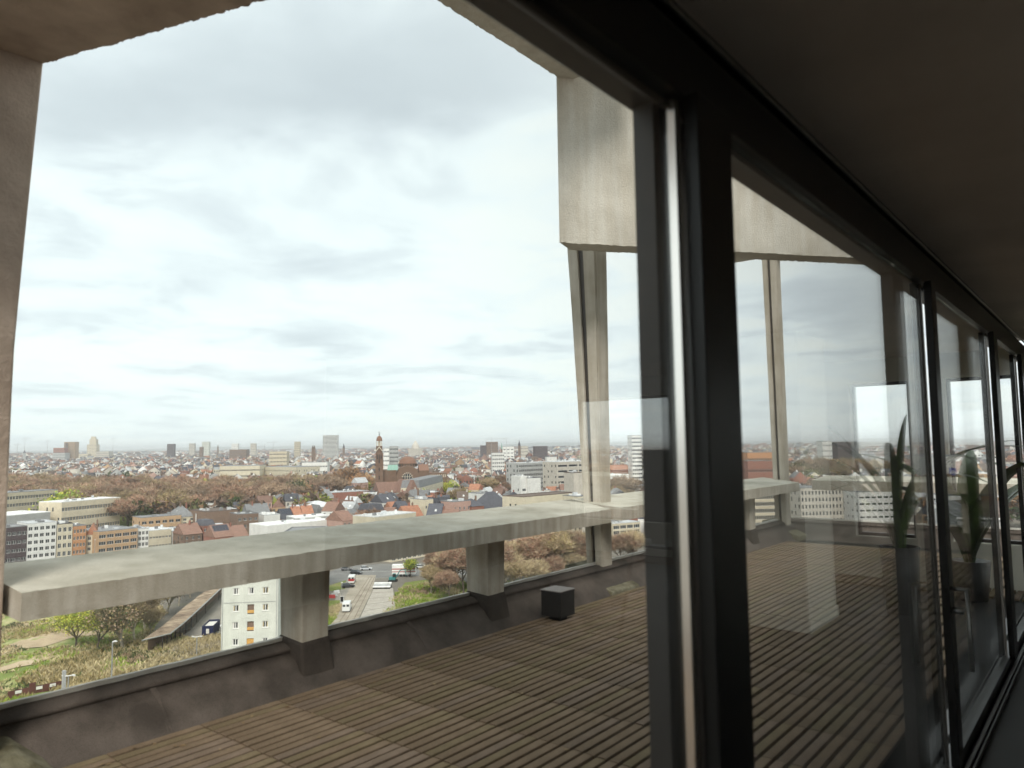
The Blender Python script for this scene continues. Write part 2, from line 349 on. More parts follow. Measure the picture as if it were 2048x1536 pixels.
# parapet upstand covered with roofing felt
pr = thing('parapet', (-4.5, 6, ZD), 'low felt-covered roof parapet with pale metal edge along the deck', 'parapet')
def prof(): # x offset inward (+) from outer edge, z
    return [(-.30, -1.75), (-.02, -1.75), (-.02, -1.315), (.03, -1.322), (.085, -1.345), (.092, -1.352), (.090, -1.372), (.083, -1.374), (.17, -1.425), (.25, -1.505), (.32, -1.585), (.40, -1.612), (.45, -1.62), (.45, -1.75)]
def sweep(mb, pts, path, m=0):
    n = len(pts); vs = []
    for (ox, oy, nx, ny) in path:
        for o, z in pts: vs.append((ox+nx*o+random.gauss(0, .0012), oy+ny*o+random.gauss(0, .0012), Z(z)+random.gauss(0, .0018)))
    fs = []
    for i in range(len(path)-1):
        for j in range(n-1): fs.append((i*n+j, (i+1)*n+j, (i+1)*n+j+1, i*n+j+1))
    mb.add(vs, fs, m)
path = [(-4.5, -3+.12*i, 1, 0) for i in range(int(15.7/.12))]+[(-4.5, 12.86, 1, -1)]+[(-4.3+.12*i, 12.86, 0, -1) for i in range(100)]
mb = MB(); sweep(mb, prof(), path); mb.build('felt_covering', M['felt'], pr, world=True, smooth=True)
mb = MB(); sweep(mb, [(-.035, -1.40), (-.035, -1.290), (-.012, -1.290), (-.012, -1.330)], path); mb.build('metal_edge', M['trim'], pr, world=True)
for yy in (2.05, 4.03, 5.9, 8.0, 10.2):            # lapped joints of the felt sheets
    mb = MB(); sweep(mb, [(o, z+.006) for o, z in prof()[3:11]], [(-4.5, yy+.012*k, 1, 0) for k in range(4)]); mb.build('felt_joint', M['felt'], pr, world=True)

# concrete rail
def coping(name, A, B, label, ends, width=.77):
    # A,B on the inner top front edge
    t = thing(name, ((A[0]+B[0])/2, (A[1]+B[1])/2, Z(-.8)), label, 'railing')
    hd = .135
    sec = [(0, 0), (0, -hd), (.0+width, -hd+.02), (width, .05), (width*.5, .027)]
    rough_bar('coping', (A[0], A[1], Z(-.672)), (B[0], B[1], Z(-.672)), sec, None, t, jit=.0026, step=.03, mats=[M['concrete'], M['concrete_top']], facemats=[0, 0, 0, 1, 1], ends=ends)
    return t
rail1 = coping('concrete_railing', (-4.08, 1.28), (-4.08, 6.53), 'long weathered concrete railing with wide flat top, nearest the window', (0, .52))
def pillar(y0, parent_label, x0=-4.30, x1=-4.55, wy=.205):
    t = thing('railing_pillar', (x0, y0, Z(-1.6)), parent_label, 'pillar', 'short pillars carrying the concrete railing')
    mb = MB(); f = .018
    mb.frustum([(x1, y0, Z(-1.42)), (x0, y0, Z(-1.42)), (x0, y0+wy, Z(-1.42)), (x1, y0+wy, Z(-1.42))][::1],
               [(x1-f, y0-.004, Z(-.80)), (x0+.002, y0-.004, Z(-.80)), (x0+.002, y0+wy+f, Z(-.80)), (x1-f, y0+wy+f, Z(-.80))])
    o = mb.build('shaft', M['concrete'], t, world=True); bev(o, .008)
    mb = MB(); a = .012; b = .035
    mb.frustum([(x1-b, y0-b, Z(-1.56)), (x0+b+.025, y0-b, Z(-1.56)), (x0+b+.025, y0+wy+b, Z(-1.56)), (x1-b, y0+wy+b, Z(-1.56))],
               [(x1-a, y0-a, Z(-1.275)), (x0+a, y0-a, Z(-1.295)), (x0+a, y0+wy+a, Z(-1.290)), (x1-a, y0+wy+a, Z(-1.275))])
    o = mb.build('felt_skirt', M['felt_dark'], t, world=True); bev(o, .02)
    return t
def bev(o, w_, seg=2):
    b = o.modifiers.new('bevel', 'BEVEL'); b.width = w_; b.segments = seg; b.limit_method = 'ANGLE'
pillar(3.00, 'short concrete pillar under the railing, in front of the pale apartment block')
pillar(4.88, 'short concrete pillar under the railing, left of the black box')
pillar(8.85, 'short concrete pillar under the railing beyond the flared column')
pillar(10.7, 'short concrete pillar under the railing close to the terrace corner')
rail2 = coping('concrete_railing', (-4.08, 6.74), (-4.08, 12.25), 'concrete railing beyond the flared column running to the corner', (.0, .6))
t = thing('concrete_railing', (1, 12.7, Z(-.8)), 'far concrete railing crossing behind the sliding doors', 'railing')
rough_bar('coping', (8, 12.62, Z(-.672)), (-4.0, 12.62, Z(-.672)), [(0, 0), (0, .02), (-.8, .07), (-.8, -.115), (0, -.135)], None, t, jit=.003, step=.08, mats=[M['concrete'], M['concrete_top']], facemats=[0, 1, 0, 0, 0])
for k, xx in enumerate((-1.9, .3, 2.5)):
    tt = thing('railing_pillar', (xx, 12.8, Z(-1.6)), ['short pillar under the far railing behind the second glass pane', 'short pillar under the far railing beyond the end windows', 'rightmost short pillar under the far railing'][k], 'pillar', 'short pillars carrying the concrete railing')
    MB().box(xx, xx+.2, 12.75, 13.0, Z(-1.45), Z(-.78)).build('shaft', M['concrete'], tt, world=True)

# flared columns
def column(cx, cy, zt, label, grp='flared columns of the terrace frame', fl=1):
    t = thing('flared_column', (cx, cy, Z(-1.6)), label, 'column', grp)
    z0, z1 = Z(-1.42), Z(zt)
    b = [(cx-.115, cy-.085), (cx+.085, cy-.085), (cx+.085, cy+.10), (cx-.115, cy+.10)]
    tp = [(cx-.115-.195*fl, cy-.085), (cx+.085, cy-.085), (cx+.085, cy+.10+.04*fl), (cx-.115-.195*fl, cy+.10+.04*fl)]
    K = 14; mb = MB(); rings = []
    for i in range(K+1):
        s = i/K; ss = s**1.25
        rings.append([(b[j][0]+(tp[j][0]-b[j][0])*ss+random.gauss(0, .001), b[j][1]+(tp[j][1]-b[j][1])*ss+random.gauss(0, .001), z0+(z1-z0)*s) for j in range(4)])
    vs = [p for r in rings for p in r]; fs = []
    for i in range(K):
        for j in range(4): fs.append((i*4+j, i*4+(j+1) % 4, (i+1)*4+(j+1) % 4, (i+1)*4+j))
    fs += [(3, 2, 1, 0), (K*4, K*4+1, K*4+2, K*4+3)]
    mb.add(vs, fs); o = mb.build('shaft', M['concrete'], t, world=True); bev(o, .006)
    # two slim ribs with a dark groove between them on the near face
    for u0, u1, nm, mm, dp in ((.06, .40, 'rib', 'concrete', .035), (.40, .58, 'groove', 'frame_brown', .006), (.58, .97, 'rib', 'concrete', .022)):
        mb = MB(); vs = []
        for i in range(K+1):
            r = rings[i]; xa = r[0][0]+(r[1][0]-r[0][0])*u0; xb = r[0][0]+(r[1][0]-r[0][0])*u1
            vs += [(xa, r[0][1]-dp, r[0][2]), (xb, r[0][1]-dp, r[0][2]), (xb, r[0][1]-.002, r[0][2]), (xa, r[0][1]-.002, r[0][2])]
        mb.add(vs, [(i*4+j, i*4+(j+1) % 4, (i+1)*4+(j+1) % 4, (i+1)*4+j) for i in range(K) for j in range(4)]+[(3, 2, 1, 0)])
        mb.build(nm, M[mm], t, world=True)
    mb = MB(); mb.frustum([(cx-.28, cy-.34, Z(-1.62)), (cx+.36, cy-.34, Z(-1.62)), (cx+.36, cy+.24, Z(-1.62)), (cx-.28, cy+.24, Z(-1.62))],
                          [(cx-.25, cy-.33, Z(-1.31)), (cx+.35, cy-.33, Z(-1.535)), (cx+.35, cy+.22, Z(-1.535)), (cx-.25, cy+.22, Z(-1.31))])
    o = mb.build('base_pad', M['felt_moss'], t, world=True); bev(o, .01)
    return t
column(-4.52, 7.00, 2.32, 'flared grooved concrete column standing where the two railings meet')
column(-4.46, 12.55, 3.3, 'distant slim column at the corner of the terrace, seen through the second pane', fl=.25)
# left column, close to the glass
t = thing('flared_column', (-4.4, 1.1, Z(-1.6)), 'large out-of-focus concrete column at the left end of the railing', 'column', 'flared columns of the terrace frame')
mb = MB(); rings = []
for i in range(17):
    s = i/16; z = -1.45+s*3.47; f = .075*max(0, (s-.55)/.45)**1.1
    rings += [(-4.75-.2*s, .75, Z(z)), (-4.22+.02*s, .75, Z(z)), (-4.22+.02*s, 1.245+f, Z(z)), (-4.75-.2*s, 1.245+f+.12, Z(z))]
mb.add(rings, [(i*4+j, i*4+(j+1) % 4, (i+1)*4+(j+1) % 4, (i+1)*4+j) for i in range(16) for j in range(4)]+[(3, 2, 1, 0), (64, 65, 66, 67)])
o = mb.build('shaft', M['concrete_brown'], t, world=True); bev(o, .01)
mb = MB(); mb.frustum([(-4.8, .5, Z(-1.60)), (-3.95, .5, Z(-1.60)), (-3.95, 1.5, Z(-1.60)), (-4.8, 1.5, Z(-1.6))], [(-4.75, .55, Z(-1.34)), (-4.15, .55, Z(-1.44)), (-4.15, 1.32, Z(-1.44)), (-4.75, 1.35, Z(-1.34))])
o = mb.build('base_pad', M['felt_moss'], t, world=True); bev(o, .02)

# the frame overhead: left beam, ring beam, right fascia
t = thing('concrete_beam', (-3.5, 1.4, Z(2)), 'brown rough-edged concrete beam overhead, crossing from the near left column', 'beam')
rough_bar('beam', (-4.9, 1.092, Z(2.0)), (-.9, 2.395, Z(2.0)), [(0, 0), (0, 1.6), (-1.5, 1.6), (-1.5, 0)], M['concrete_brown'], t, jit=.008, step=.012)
t = thing('concrete_beam', (-4.05, 4, Z(3.71)), 'narrow rough concrete ring beam running above the terrace opening', 'beam')
rough_bar('beam', (-4.2, .9, Z(3.71)), (-4.2, 6.05, Z(3.71)), [(0, 0), (0, .5), (-.85, .5), (-.85, 0)], M['concrete_rough'], t, jit=.006, step=.012)
t = thing('concrete_fascia', (-3.2, 7.2, Z(2)), 'tall pale rough concrete fascia hanging above the flared column', 'fascia')
rough_bar('fascia', (-4.21, 5.90, Z(2.0)), (-1.0, 10.12, Z(2.0)), [(0, 0), (.26, 0), (.26, 1.76), (0, 1.76)], M['concrete_rough'], t, jit=.0065, step=.012, ends=(.75, 0))
t = thing('concrete_beam', (-4.5, 9.5, Z(3.3)), 'outer concrete beam above the distant slim column', 'beam')
rough_bar('beam', (-2.1, 12.75, Z(3.22)), (-5.3, 12.75, Z(3.22)), [(0, 0), (0, .5), (.35, .5), (.35, 0)], M['concrete_rough'], t)

# small black box on the deck edge
t = thing('black_box', (-4.0, 5.5, ZD), 'small black cube with grey lid standing on the deck edge', 'box')
mb = MB(); mb.box(-4.10, -3.885, 5.36, 5.575, Z(-1.52), Z(-1.302)); o = mb.build('case', M['blackbox'], t, world=True); bev(o, .004)
mb = MB(); mb.box(-4.108, -3.877, 5.352, 5.583, Z(-1.302), Z(-1.292)); o = mb.build('lid', M['boxtop'], t, world=True); bev(o, .003)
mb = MB(); mb.box(-4.03, -3.92, 5.385, 5.50, ZD-.003, Z(-1.52)); mb.build('foot', M['black'], t, world=True)

mb = MB(); r_ = random.Random(77)
for _ in range(260):                                  # dead leaves and grit lying on the boards
    x = r_.choice((-4.1+abs(r_.gauss(0, .35)), r_.uniform(-4.1, -1))); y = r_.uniform(.5, 12); s_ = r_.uniform(.006, .022); a_ = r_.uniform(0, 6.28); c_, n_ = math.cos(a_)*s_, math.sin(a_)*s_
    mb.add([(x-c_, y-n_, ZD+.004), (x+n_*.5, y-c_*.5, ZD+.007), (x+c_, y+n_, ZD+.005), (x-n_*.5, y+c_*.5, ZD+.009)], [(0, 1, 2, 3)])
tag(mb.build('dead_leaves', foliage_leaf()), kind='stuff')

# ------------------------------------------------------------------ glass wall
gw = thing('sliding_glass_wall', (-.72, 3.5, Z(-1.58)), 'dark framed sliding glass wall between the room and the terrace', 'glass wall')
def fr_box(nm, *a, m='frame', bv=.003):
    mb = MB(); x0, x1, y0, y1, z0, z1 = a; mb.box(x0, x1, y0, y1, Z(z0), Z(z1)); o = mb.build(nm, M[m], gw, world=True)
    if bv: bev(o, bv)
    return o
YE = 9.2
fr_box('head', -.85, -.785, -3, YE, .782, 1.02, m='frame_brown')
fr_box('head', -.755, -.69, -3, YE, .752, .90)
fr_box('head', -.783, -.757, -3, YE, .80, .93, m='frame_brown', bv=0)
fr_box('head_bead', -.735, -.722, -3, YE, .728, .750, m='frame_brown')
fr_box('bottom_rail', -.755, -.69, -3, YE, -1.575, -1.50)
fr_box('bottom_rail', -.86, -.785, -3, YE, -1.575, -1.52)
fr_box('track', -.675, -.655, -3, YE, -1.575, -1.55, m='frame_brown')
fr_box('track', -.645, -.635, -3, YE, -1.575, -1.55, m='frame_brown')
fr_box('ceiling_trim', -.686, -.675, -3, YE, .915, .928, m='alu')
def stile(y_out, y_in0, y_in1, xin=-.665, xo=-.84):
    fr_box('outer_stile', xo, -.785, y_out, y_out+.21, -1.52, .80, m='frame_brown')
    fr_box('inner_stile', -.70, xin, y_in0, y_in1, -1.52, .76)
    mb = MB(); mb.prism([(-.730, y_in0-.020), (-.706, y_in0-.029), (-.706, y_in0-.001), (-.730, y_in0-.001)], Z(-1.5), Z(.745)); mb.build('edge_strip', M['edge'], gw, world=True)
stile(1.48, 1.455, 1.63)
stile(3.78, 3.99, 4.10)
stile(5.9, 6.22, 6.42)
stile(7.8, 8.1, 8.4)
def pane(y0, y1, x=-.716, z0=-1.5, z1=.75):
    mb = MB(); mb.box(x-.004, x+.004, y0, y1, Z(z0), Z(z1)); mb.build('glass_pane', M['glass'], gw, world=True)
pane(-3, 1.405); pane(1.63, 3.935); pane(4.10, 6.165); pane(6.42, 8.06); pane(8.4, YE)
# pull handle on the second inner stile
mb = MB(); mb.tube((-.665, 4.04, Z(-.70)), (-.60, 4.04, Z(-.70)), .009, n=8); mb.tube((-.60, 4.04, Z(-.695)), (-.60, 4.04, Z(-1.07)), .010, n=8); mb.tube((-.665, 4.04, Z(-.80)), (-.62, 4.04, Z(-.80)), .016, n=8)
mb.build('handle', M['steel'], gw, world=True, smooth=True)

# ------------------------------------------------------------------ room
mb = MB(); mb.box(-.675, 5.1, -4, YE, Z(.93), Z(1.25)); mb.box(-.69, -.675, -4, YE, Z(1.0), Z(1.25)); structure('ceiling', mb, M['ceiling'])
mb = MB(); mb.box(-.86, 5.1, -4, YE, Z(-2.0), Z(-1.58)); structure('floor', mb, M['floor_in'])
mb = MB(); mb.box(-.85, -.695, -3, YE+.2, Z(1.02), Z(1.7)); structure('facade_wall', mb, M['frame_brown'])
mb = MB(); mb.box(5.0, 5.2, -4, 4.75, Z(-1.58), Z(.93)); structure('wall_white', mb, M['white_wall'])
mb = MB(); mb.box(5.0, 5.2, 4.75, YE, Z(-1.58), Z(.93)); mb.box(-.69, 1.2, -4.2, -4, Z(-1.58), Z(.93)); mb.box(1.2, 5.0, -4.2, -4, Z(.75), Z(.93)); mb.box(4.85, 5.2, -4.2, -4, Z(-1.58), Z(.75)); structure('wall_dark', mb, M['dark_wall'])
t = thing('room_window', (1.2, -4.1, Z(-1.5)), 'unseen window added in the back wall behind the viewer to brighten the room', 'window')  # added opening out of view, lets daylight onto the white side wall
MB().box(1.2, 4.85, -4.103, -4.097, Z(-1.55), Z(.75)).build('pane', M['glass'], t, world=True)
# end wall with windows: piers, lintel, sill
mb = MB(); zl, zs = .66, -1.1
mb.box(-.69, 5, YE, YE+.25, Z(zl), Z(.93)); mb.box(-.69, 5, YE, YE+.25, Z(-1.58), Z(zs))
op = [(-.62, .04), (.40, 1.02), (2.7, 4.93)]

prev = -.69
for a, b in op+[(5.0, 5.0)]:
    mb.box(prev, a, YE, YE+.25, Z(zs), Z(zl)); prev = b
structure('wall_end', mb, M['white_wall'])
for k, (a, b) in enumerate(op):
    t = thing('room_window', (a, YE+.1, Z(zs)), ['narrow end window of the room nearest the glass wall', 'slim end window of the room behind the houseplant', 'wide end window of the room at the far right wall'][k], 'window')
    mb = MB(); e_ = .035
    for q in ((a, a+e_, zs, zl), (b-e_, b, zs, zl), (a+e_, b-e_, zs, zs+e_), (a+e_, b-e_, zl-e_, zl)): mb.box(q[0], q[1], YE+.1, YE+.16, Z(q[2]), Z(q[3]))
    mb.build('frame', M['frame'], t, world=True)
    MB().box(a+e_, b-e_, YE+.127, YE+.133, Z(zs+e_), Z(zl-e_)).build('pane', M['glass'], t, world=True)
t = thing('room_pillar', (1.1, 6.7, Z(-1.58)), 'white square pillar with low skirting inside the room, mirrored in the glass', 'pillar')
MB().box(.66, 1.7, 6.35, 7.1, Z(-1.58), Z(.93)).build('shaft', M['white_wall'], t, world=True)
MB().box(.645, 1.715, 6.335, 7.115, Z(-1.578), Z(-1.48)).build('skirting', M['white_wall'], t, world=True)
# easel with a dark board, mirrored in the first pane
def mirror(x, y, Y):    # the place in the room whose mirror image in the glass stands at that photo position, depth Y along the wall
    d = ray(x, y); p = EYE+d*(Y/d.y); return Vector((-1.432-p.x, p.y, p.z))
a = mirror(1276, 900, 5.6); b = mirror(1360, 1045, 5.6)
t = thing('easel', ((a.x+b.x)/2, 5.6, Z(-1.58)), 'dark display board on a tripod easel, mirrored in the window frame', 'easel')
x0, x1 = min(a.x, b.x), max(a.x, b.x)
MB().box(x0, x1, 5.6, 5.64, b.z, a.z).build('board', M['black'], t, world=True)
xm = (x0+x1)/2
for nm, p, q in (('leg', (xm-.08, 5.6, a.z), (xm-.32, 5.45, Z(-1.58))), ('leg', (xm+.08, 5.6, a.z), (xm+.32, 5.45, Z(-1.58))), ('leg', (xm, 5.65, a.z), (xm, 6.1, Z(-1.58)))):
    mb = MB(); mb.tube(p, q, .014, n=6); mb.build(nm, M['black'], t, world=True)
zt = mirror(1320, 1092, 5.5).z
MB().box(x0-.02, x1+.02, 5.47, 5.58, zt-.02, zt).build('tray', M['black'], t, world=True)
for k in range(2):
    tt = thing('cup', (xm-.12+.2*k, 5.52, zt), 'white cup standing on the tray of the tripod easel', 'cup', 'white cups on the easel tray')
    mb = MB(); mb.lathe([(.0, zt+.001), (.028, zt+.001), (.034, zt+.05), (.030, zt+.05), (.024, zt+.006)], (xm-.12+.2*k, 5.52)); mb.build('bowl', M['lampshade'], tt, world=True, smooth=True)
# tall potted plant mirrored in the second pane
def strap_leaf(mb, base_, dirv, ln, wd, droop, n=9):
    pts = []; d = Vector((dirv[0], dirv[1], 0)); d.normalize() if d.length else None; side = Vector((-d.y, d.x, 0)); p = Vector(base_); el = dirv[2]
    vs = []
    for i in range(n+1):
        s = i/n; ww = wd*math.sin(math.pi*min(1, .12+s*.86))**.8*.5
        vs += [p+side*ww+Vector((0, 0, ww*.25)), p, p-side*ww+Vector((0, 0, ww*.25))]
        a_ = el-droop*s; p = p+(d*math.cos(a_)+Vector((0, 0, math.sin(a_))))*(ln/n)
    fs = []
    for i in range(n): fs += [(i*3, i*3+1, i*3+4, i*3+3), (i*3+1, i*3+2, i*3+5, i*3+4)]
    mb.add(vs, fs)
pp = mirror(1792, 1000, 7.6)
px_, py_ = pp.x, pp.y
t = thing('houseplant', (px_, py_, Z(-1.58)), 'tall strap-leaved houseplant in a dark pot, mirrored in the second pane', 'plant')
mb = MB(); mb.lathe([(0, Z(-1.58)), (.13, Z(-1.58)), (.17, Z(-.98)), (.155, Z(-.98)), (.15, Z(-1.02)), (0, Z(-1.02))], (px_, py_), 20); mb.build('pot', M['pot'], t, world=True, smooth=True)
rr = random.Random(3)
for k in range(12):
    a_ = rr.uniform(0, 2*math.pi); mb = MB(); strap_leaf(mb, (px_+rr.uniform(-.04, .04), py_+rr.uniform(-.04, .04), Z(-1.0)), (math.cos(a_), math.sin(a_), rr.uniform(1.15, 1.5)), rr.uniform(1.3, 1.9), rr.uniform(.07, .12), rr.uniform(1.0, 2.2), 11)
    mb.build('leaf', M['leaf_house'], t, world=True, smooth=True)
# broad-leaved plant, mirrored in the third pane
pb = mirror(1930, 1000, 8.6); t = thing('houseplant', (pb.x, pb.y, Z(-1.58)), 'broad-leaved green houseplant in a low dark pot, mirrored in the third pane', 'plant')
mb = MB(); mb.lathe([(0, Z(-1.58)), (.14, Z(-1.58)), (.18, Z(-1.2)), (.16, Z(-1.2)), (0, Z(-1.24))], (pb.x, pb.y), 20); mb.build('pot', M['pot'], t, world=True, smooth=True)
for k in range(9):
    a_ = k*2.4+.6; mb = MB(); strap_leaf(mb, (pb.x, pb.y, Z(-1.24)), (math.cos(a_), math.sin(a_), rr.uniform(1.2, 1.5)), rr.uniform(1.3, 2.0), rr.uniform(.16, .24), rr.uniform(.9, 1.7), 12)
    mb.build('leaf', M['leaf_house'], t, world=True, smooth=True)

# ================================================================== THE CITY BELOW
# --- ground
def noise_mat(name, stops, scale, rough=.95, detail=8, bump=0.0, vec='Object'):
    m = bpy.data.materials.new(name); m.use_nodes = True; n = m.node_tree.nodes; l = m.node_tree.links; p = n['Principled BSDF']
    p.inputs['Roughness'].default_value = rough; p.inputs['Specular IOR Level'].default_value = .15
    t = n.new('ShaderNodeTexCoord'); nz = n.new('ShaderNodeTexNoise'); nz.inputs['Scale'].default_value = scale; nz.inputs['Detail'].default_value = detail; nz.inputs['Roughness'].default_value = .62
    l.new(t.outputs[vec], nz.inputs['Vector']); r = n.new('ShaderNodeValToRGB'); l.new(nz.outputs['Fac'], r.inputs[0]); e = r.color_ramp.elements
    while len(e) > 1: e.remove(e[-1])
    e[0].position = stops[0][0]; e[0].color = (*stops[0][1], 1)
    for pos, c in stops[1:]: x = e.new(pos); x.color = (*c, 1)
    l.new(r.outputs[0], p.inputs['Base Color']); return m
M['ground'] = noise_mat('city_ground', [(.3, (.09, .09, .065)), (.45, (.16, .145, .12)), (.6, (.20, .18, .155)), (.72, (.12, .13, .06))], .02)
M['waste'] = noise_mat('wasteland', [(.34, (.13, .17, .045)), (.49, (.22, .26, .08)), (.57, (.42, .38, .20)), (.62, (.46, .36, .23)), (.72, (.33, .26, .16))], .05)
M['soil'] = noise_mat('bare_soil', [(.3, (.34, .25, .165)), (.55, (.47, .37, .25)), (.75, (.54, .45, .33))], .12)
M['lawn'] = noise_mat('rough_lawn', [(.3, (.12, .15, .04)), (.5, (.19, .22, .06)), (.7, (.30, .27, .12))], .10)
M['asphalt'] = noise_mat('pale_worn_paving', [(.3, (.22, .205, .18)), (.5, (.29, .27, .235)), (.7, (.34, .31, .27))], .15)
M['cobble'] = noise_mat('dusty_track_bed', [(.3, (.27, .235, .185)), (.5, (.36, .32, .26)), (.7, (.44, .40, .33))], .25)
M['road'] = noise_mat('road_asphalt', [(.3, (.15, .145, .14)), (.5, (.20, .195, .185)), (.7, (.25, .24, .23))], .12)
M['paint'] = mat('road_paint', (.7, .7, .68), .7, .05, 2)
mb = MB(); S = 40000; R_ = [0, 300, 1500, 8000, S]
mb.quad((-S, -S, 0), (S, -S, 0), (S, S, 0), (-S, S, 0)); structure('ground', mb, M['ground'])
mb = MB()                                               # low wooded rise on the horizon
hp = []
for i in range(121):
    a_ = math.radians(-90+1.25*i); D = 17000
    hp.append((D*math.sin(a_), D*math.cos(a_), 60+18*math.sin(i*.31)+10*math.sin(i*.93)))
for i in range(120):
    a_, b_ = hp[i], hp[i+1]
    mb.quad((a_[0]*.8, a_[1]*.8, 2), (b_[0]*.8, b_[1]*.8, 2), b_, a_); mb.quad(a_, b_, (b_[0]*1.3, b_[1]*1.3, 2), (a_[0]*1.3, a_[1]*1.3, 2))
M['hill'] = noise_mat('far_wooded_rise', [(.35, (.05, .07, .05)), (.65, (.12, .12, .09))], .004)
structure('hills', mb, M['hill'])

def gpoly(name, pts, z, m, kind='structure'):
    mb = MB(); P = [gnd(x, y, z) for x, y in pts]; mb.add([(p.x, p.y, z) for p in P], [tuple(range(len(P)))[::-1]]); o = mb.build(name, m)
    o.data.validate(); return tag(o, kind=kind)

# --- wasteland bottom left: mounds, tracks, tufts
def inpoly(x, y, poly):
    c = False; j = len(poly)-1
    for i in range(len(poly)):
        xi, yi = poly[i]; xj, yj = poly[j]
        if (yi > y) != (yj > y) and x < (xj-xi)*(y-yi)/(yj-yi)+xi: c = not c
        j = i
    return c

def wz(x, y):
    v = Vector((x*.035, y*.035, 0)); a_ = mn.noise(v)*2.2+mn.noise(v*3.1)*.8+mn.noise(v*9)*.18
    p = project((x, y, 0)); k = 1.0
    return max(.03, 1.2+a_)
Wp = [(-30, 1215), (280, 1165), (330, 1225), (290, 1285), (345, 1270), (372, 1300), (330, 1345), (300, 1420), (-40, 1480)]
Wpoly = [(gnd(x, y).x, gnd(x, y).y) for x, y in Wp]
xs = [p[0] for p in Wpoly]; ys = [p[1] for p in Wpoly]; mb = MB(); st = 1.4; idx = {}
nx, ny = int((max(xs)-min(xs))/st)+2, int((max(ys)-min(ys))/st)+2; fs = []; vs = []
def edge_k(x, y):
    d = 1e9
    for i in range(len(Wpoly)):
        a_ = Vector(Wpoly[i]); b_ = Vector(Wpoly[(i+1) % len(Wpoly)]); p = Vector((x, y)); t_ = max(0, min(1, (p-a_).dot(b_-a_)/(b_-a_).length_squared)); d = min(d, (p-(a_+(b_-a_)*t_)).length)
    return min(1, d/6)
def wasteh(x, y): return (wz(x, y)*edge_k(x, y)+.02) if inpoly(x, y, Wpoly) else -.3
gridv = {}
for i in range(nx):
    for j in range(ny):
        x, y = min(xs)+i*st, min(ys)+j*st; gridv[i, j] = len(vs); vs.append((x, y, wasteh(x, y)))
for i in range(nx-1):
    for j in range(ny-1):
        q = [gridv[i, j], gridv[i+1, j], gridv[i+1, j+1], gridv[i, j+1]]
        if max(vs[k][2] for k in q) > 0: fs.append(tuple(q))
mb.add(vs, fs); o = mb.build('wasteland', M['waste'], smooth=True); tag(o, kind='structure')
def ribbon(name, pts, wdt, z, m, hf=None):
    P = [gnd(x, y) for x, y in pts]; Q = []
    for i in range(len(P)-1):
        n = max(2, int((P[i+1]-P[i]).length/2)); Q += [P[i].lerp(P[i+1], k/n) for k in range(n)]
    Q.append(P[-1]); mb = MB(); vs = []
    for i, p in enumerate(Q):
        d = (Q[min(i+1, len(Q)-1)]-Q[max(i-1, 0)]).normalized(); n_ = Vector((-d.y, d.x, 0))*wdt/2
        for s in (-1, 0, 1):
            q = p+n_*s; vs.append((q.x, q.y, (hf(q.x, q.y) if hf else 0)+z))
    mb.add(vs, [(i*3+k, i*3+k+1, i*3+k+4, i*3+k+3) for i in range(len(Q)-1) for k in (0, 1)]); o = mb.build(name, m); return tag(o, kind='structure')
hf = lambda x, y: max(.02, wasteh(x, y))
ribbon('dirt_path', [(-10, 1312), (70, 1300), (150, 1278), (230, 1262)], 9, .12, M['soil'], hf)
ribbon('dirt_path', [(-10, 1348), (60, 1340), (130, 1316)], 3.5, .16, M['soil'], hf)

def tufts(name, poly, n, size, mats, seed, hfun, density=None, kind='stuff', spread=(.2, .9)):
    r = random.Random(seed); P = [(gnd(x, y).x, gnd(x, y).y) for x, y in poly]; xa, xb = min(p[0] for p in P), max(p[0] for p in P); ya, yb = min(p[1] for p in P), max(p[1] for p in P)
    mb = MB(); c = 0; tries = 0
    while c < n and tries < n*20:
        tries += 1; x, y = r.uniform(xa, xb), r.uniform(ya, yb)
        if not inpoly(x, y, P): continue
        d_ = mn.noise(Vector((x*.06, y*.06, seed)))*.5+.5+.25*mn.noise(Vector((x*.3, y*.3, seed)))
        if density and r.random() > max(0, (d_-density)*4): continue
        c += 1; z = hfun(x, y); s = size*r.uniform(*spread); mi = int(min(len(mats)-1, max(0, (mn.noise(Vector((x*.09, y*.09, seed+5)))*.5+.5+r.gauss(0, .10))*len(mats))))
        for k in range(4):
            a_ = r.uniform(0, 6.28); dx, dy = math.cos(a_)*s*.5, math.sin(a_)*s*.5; lx, ly = r.gauss(0, .35)*s, r.gauss(0, .35)*s
            mb.add([(x+lx-dx*.5, y+ly-dy*.5, z), (x+lx+dx*.5, y+ly+dy*.5, z+s*.15), (x+lx+dx*.9+r.gauss(0, .2)*s, y+ly+dy*.9, z+s*r.uniform(.5, 1))], [(0, 1, 2)], mi)
    o = mb.build(name, [M[k] for k in mats]); return tag(o, kind=kind)
tufts('grass', Wp, 15000, 1.1, ['straw', 'leaf_green', 'twig_olive', 'straw', 'leaf_dark', 'twig'], 3, hf, .36)
tufts('scrub', [(150, 1330), (240, 1290), (330, 1262), (400, 1290), (330, 1350), (240, 1380), (110, 1390), (40, 1370)], 6500, 1.7, ['leaf_dark', 'twig_olive', 'straw', 'leaf_green'], 9, hf, .30)
tufts('dry_reeds', [(290, 1345), (330, 1300), (370, 1285), (450, 1272), (450, 1330), (300, 1390)], 6000, 1.8, ['straw', 'straw', 'bark_pale'], 14, hf, .22)

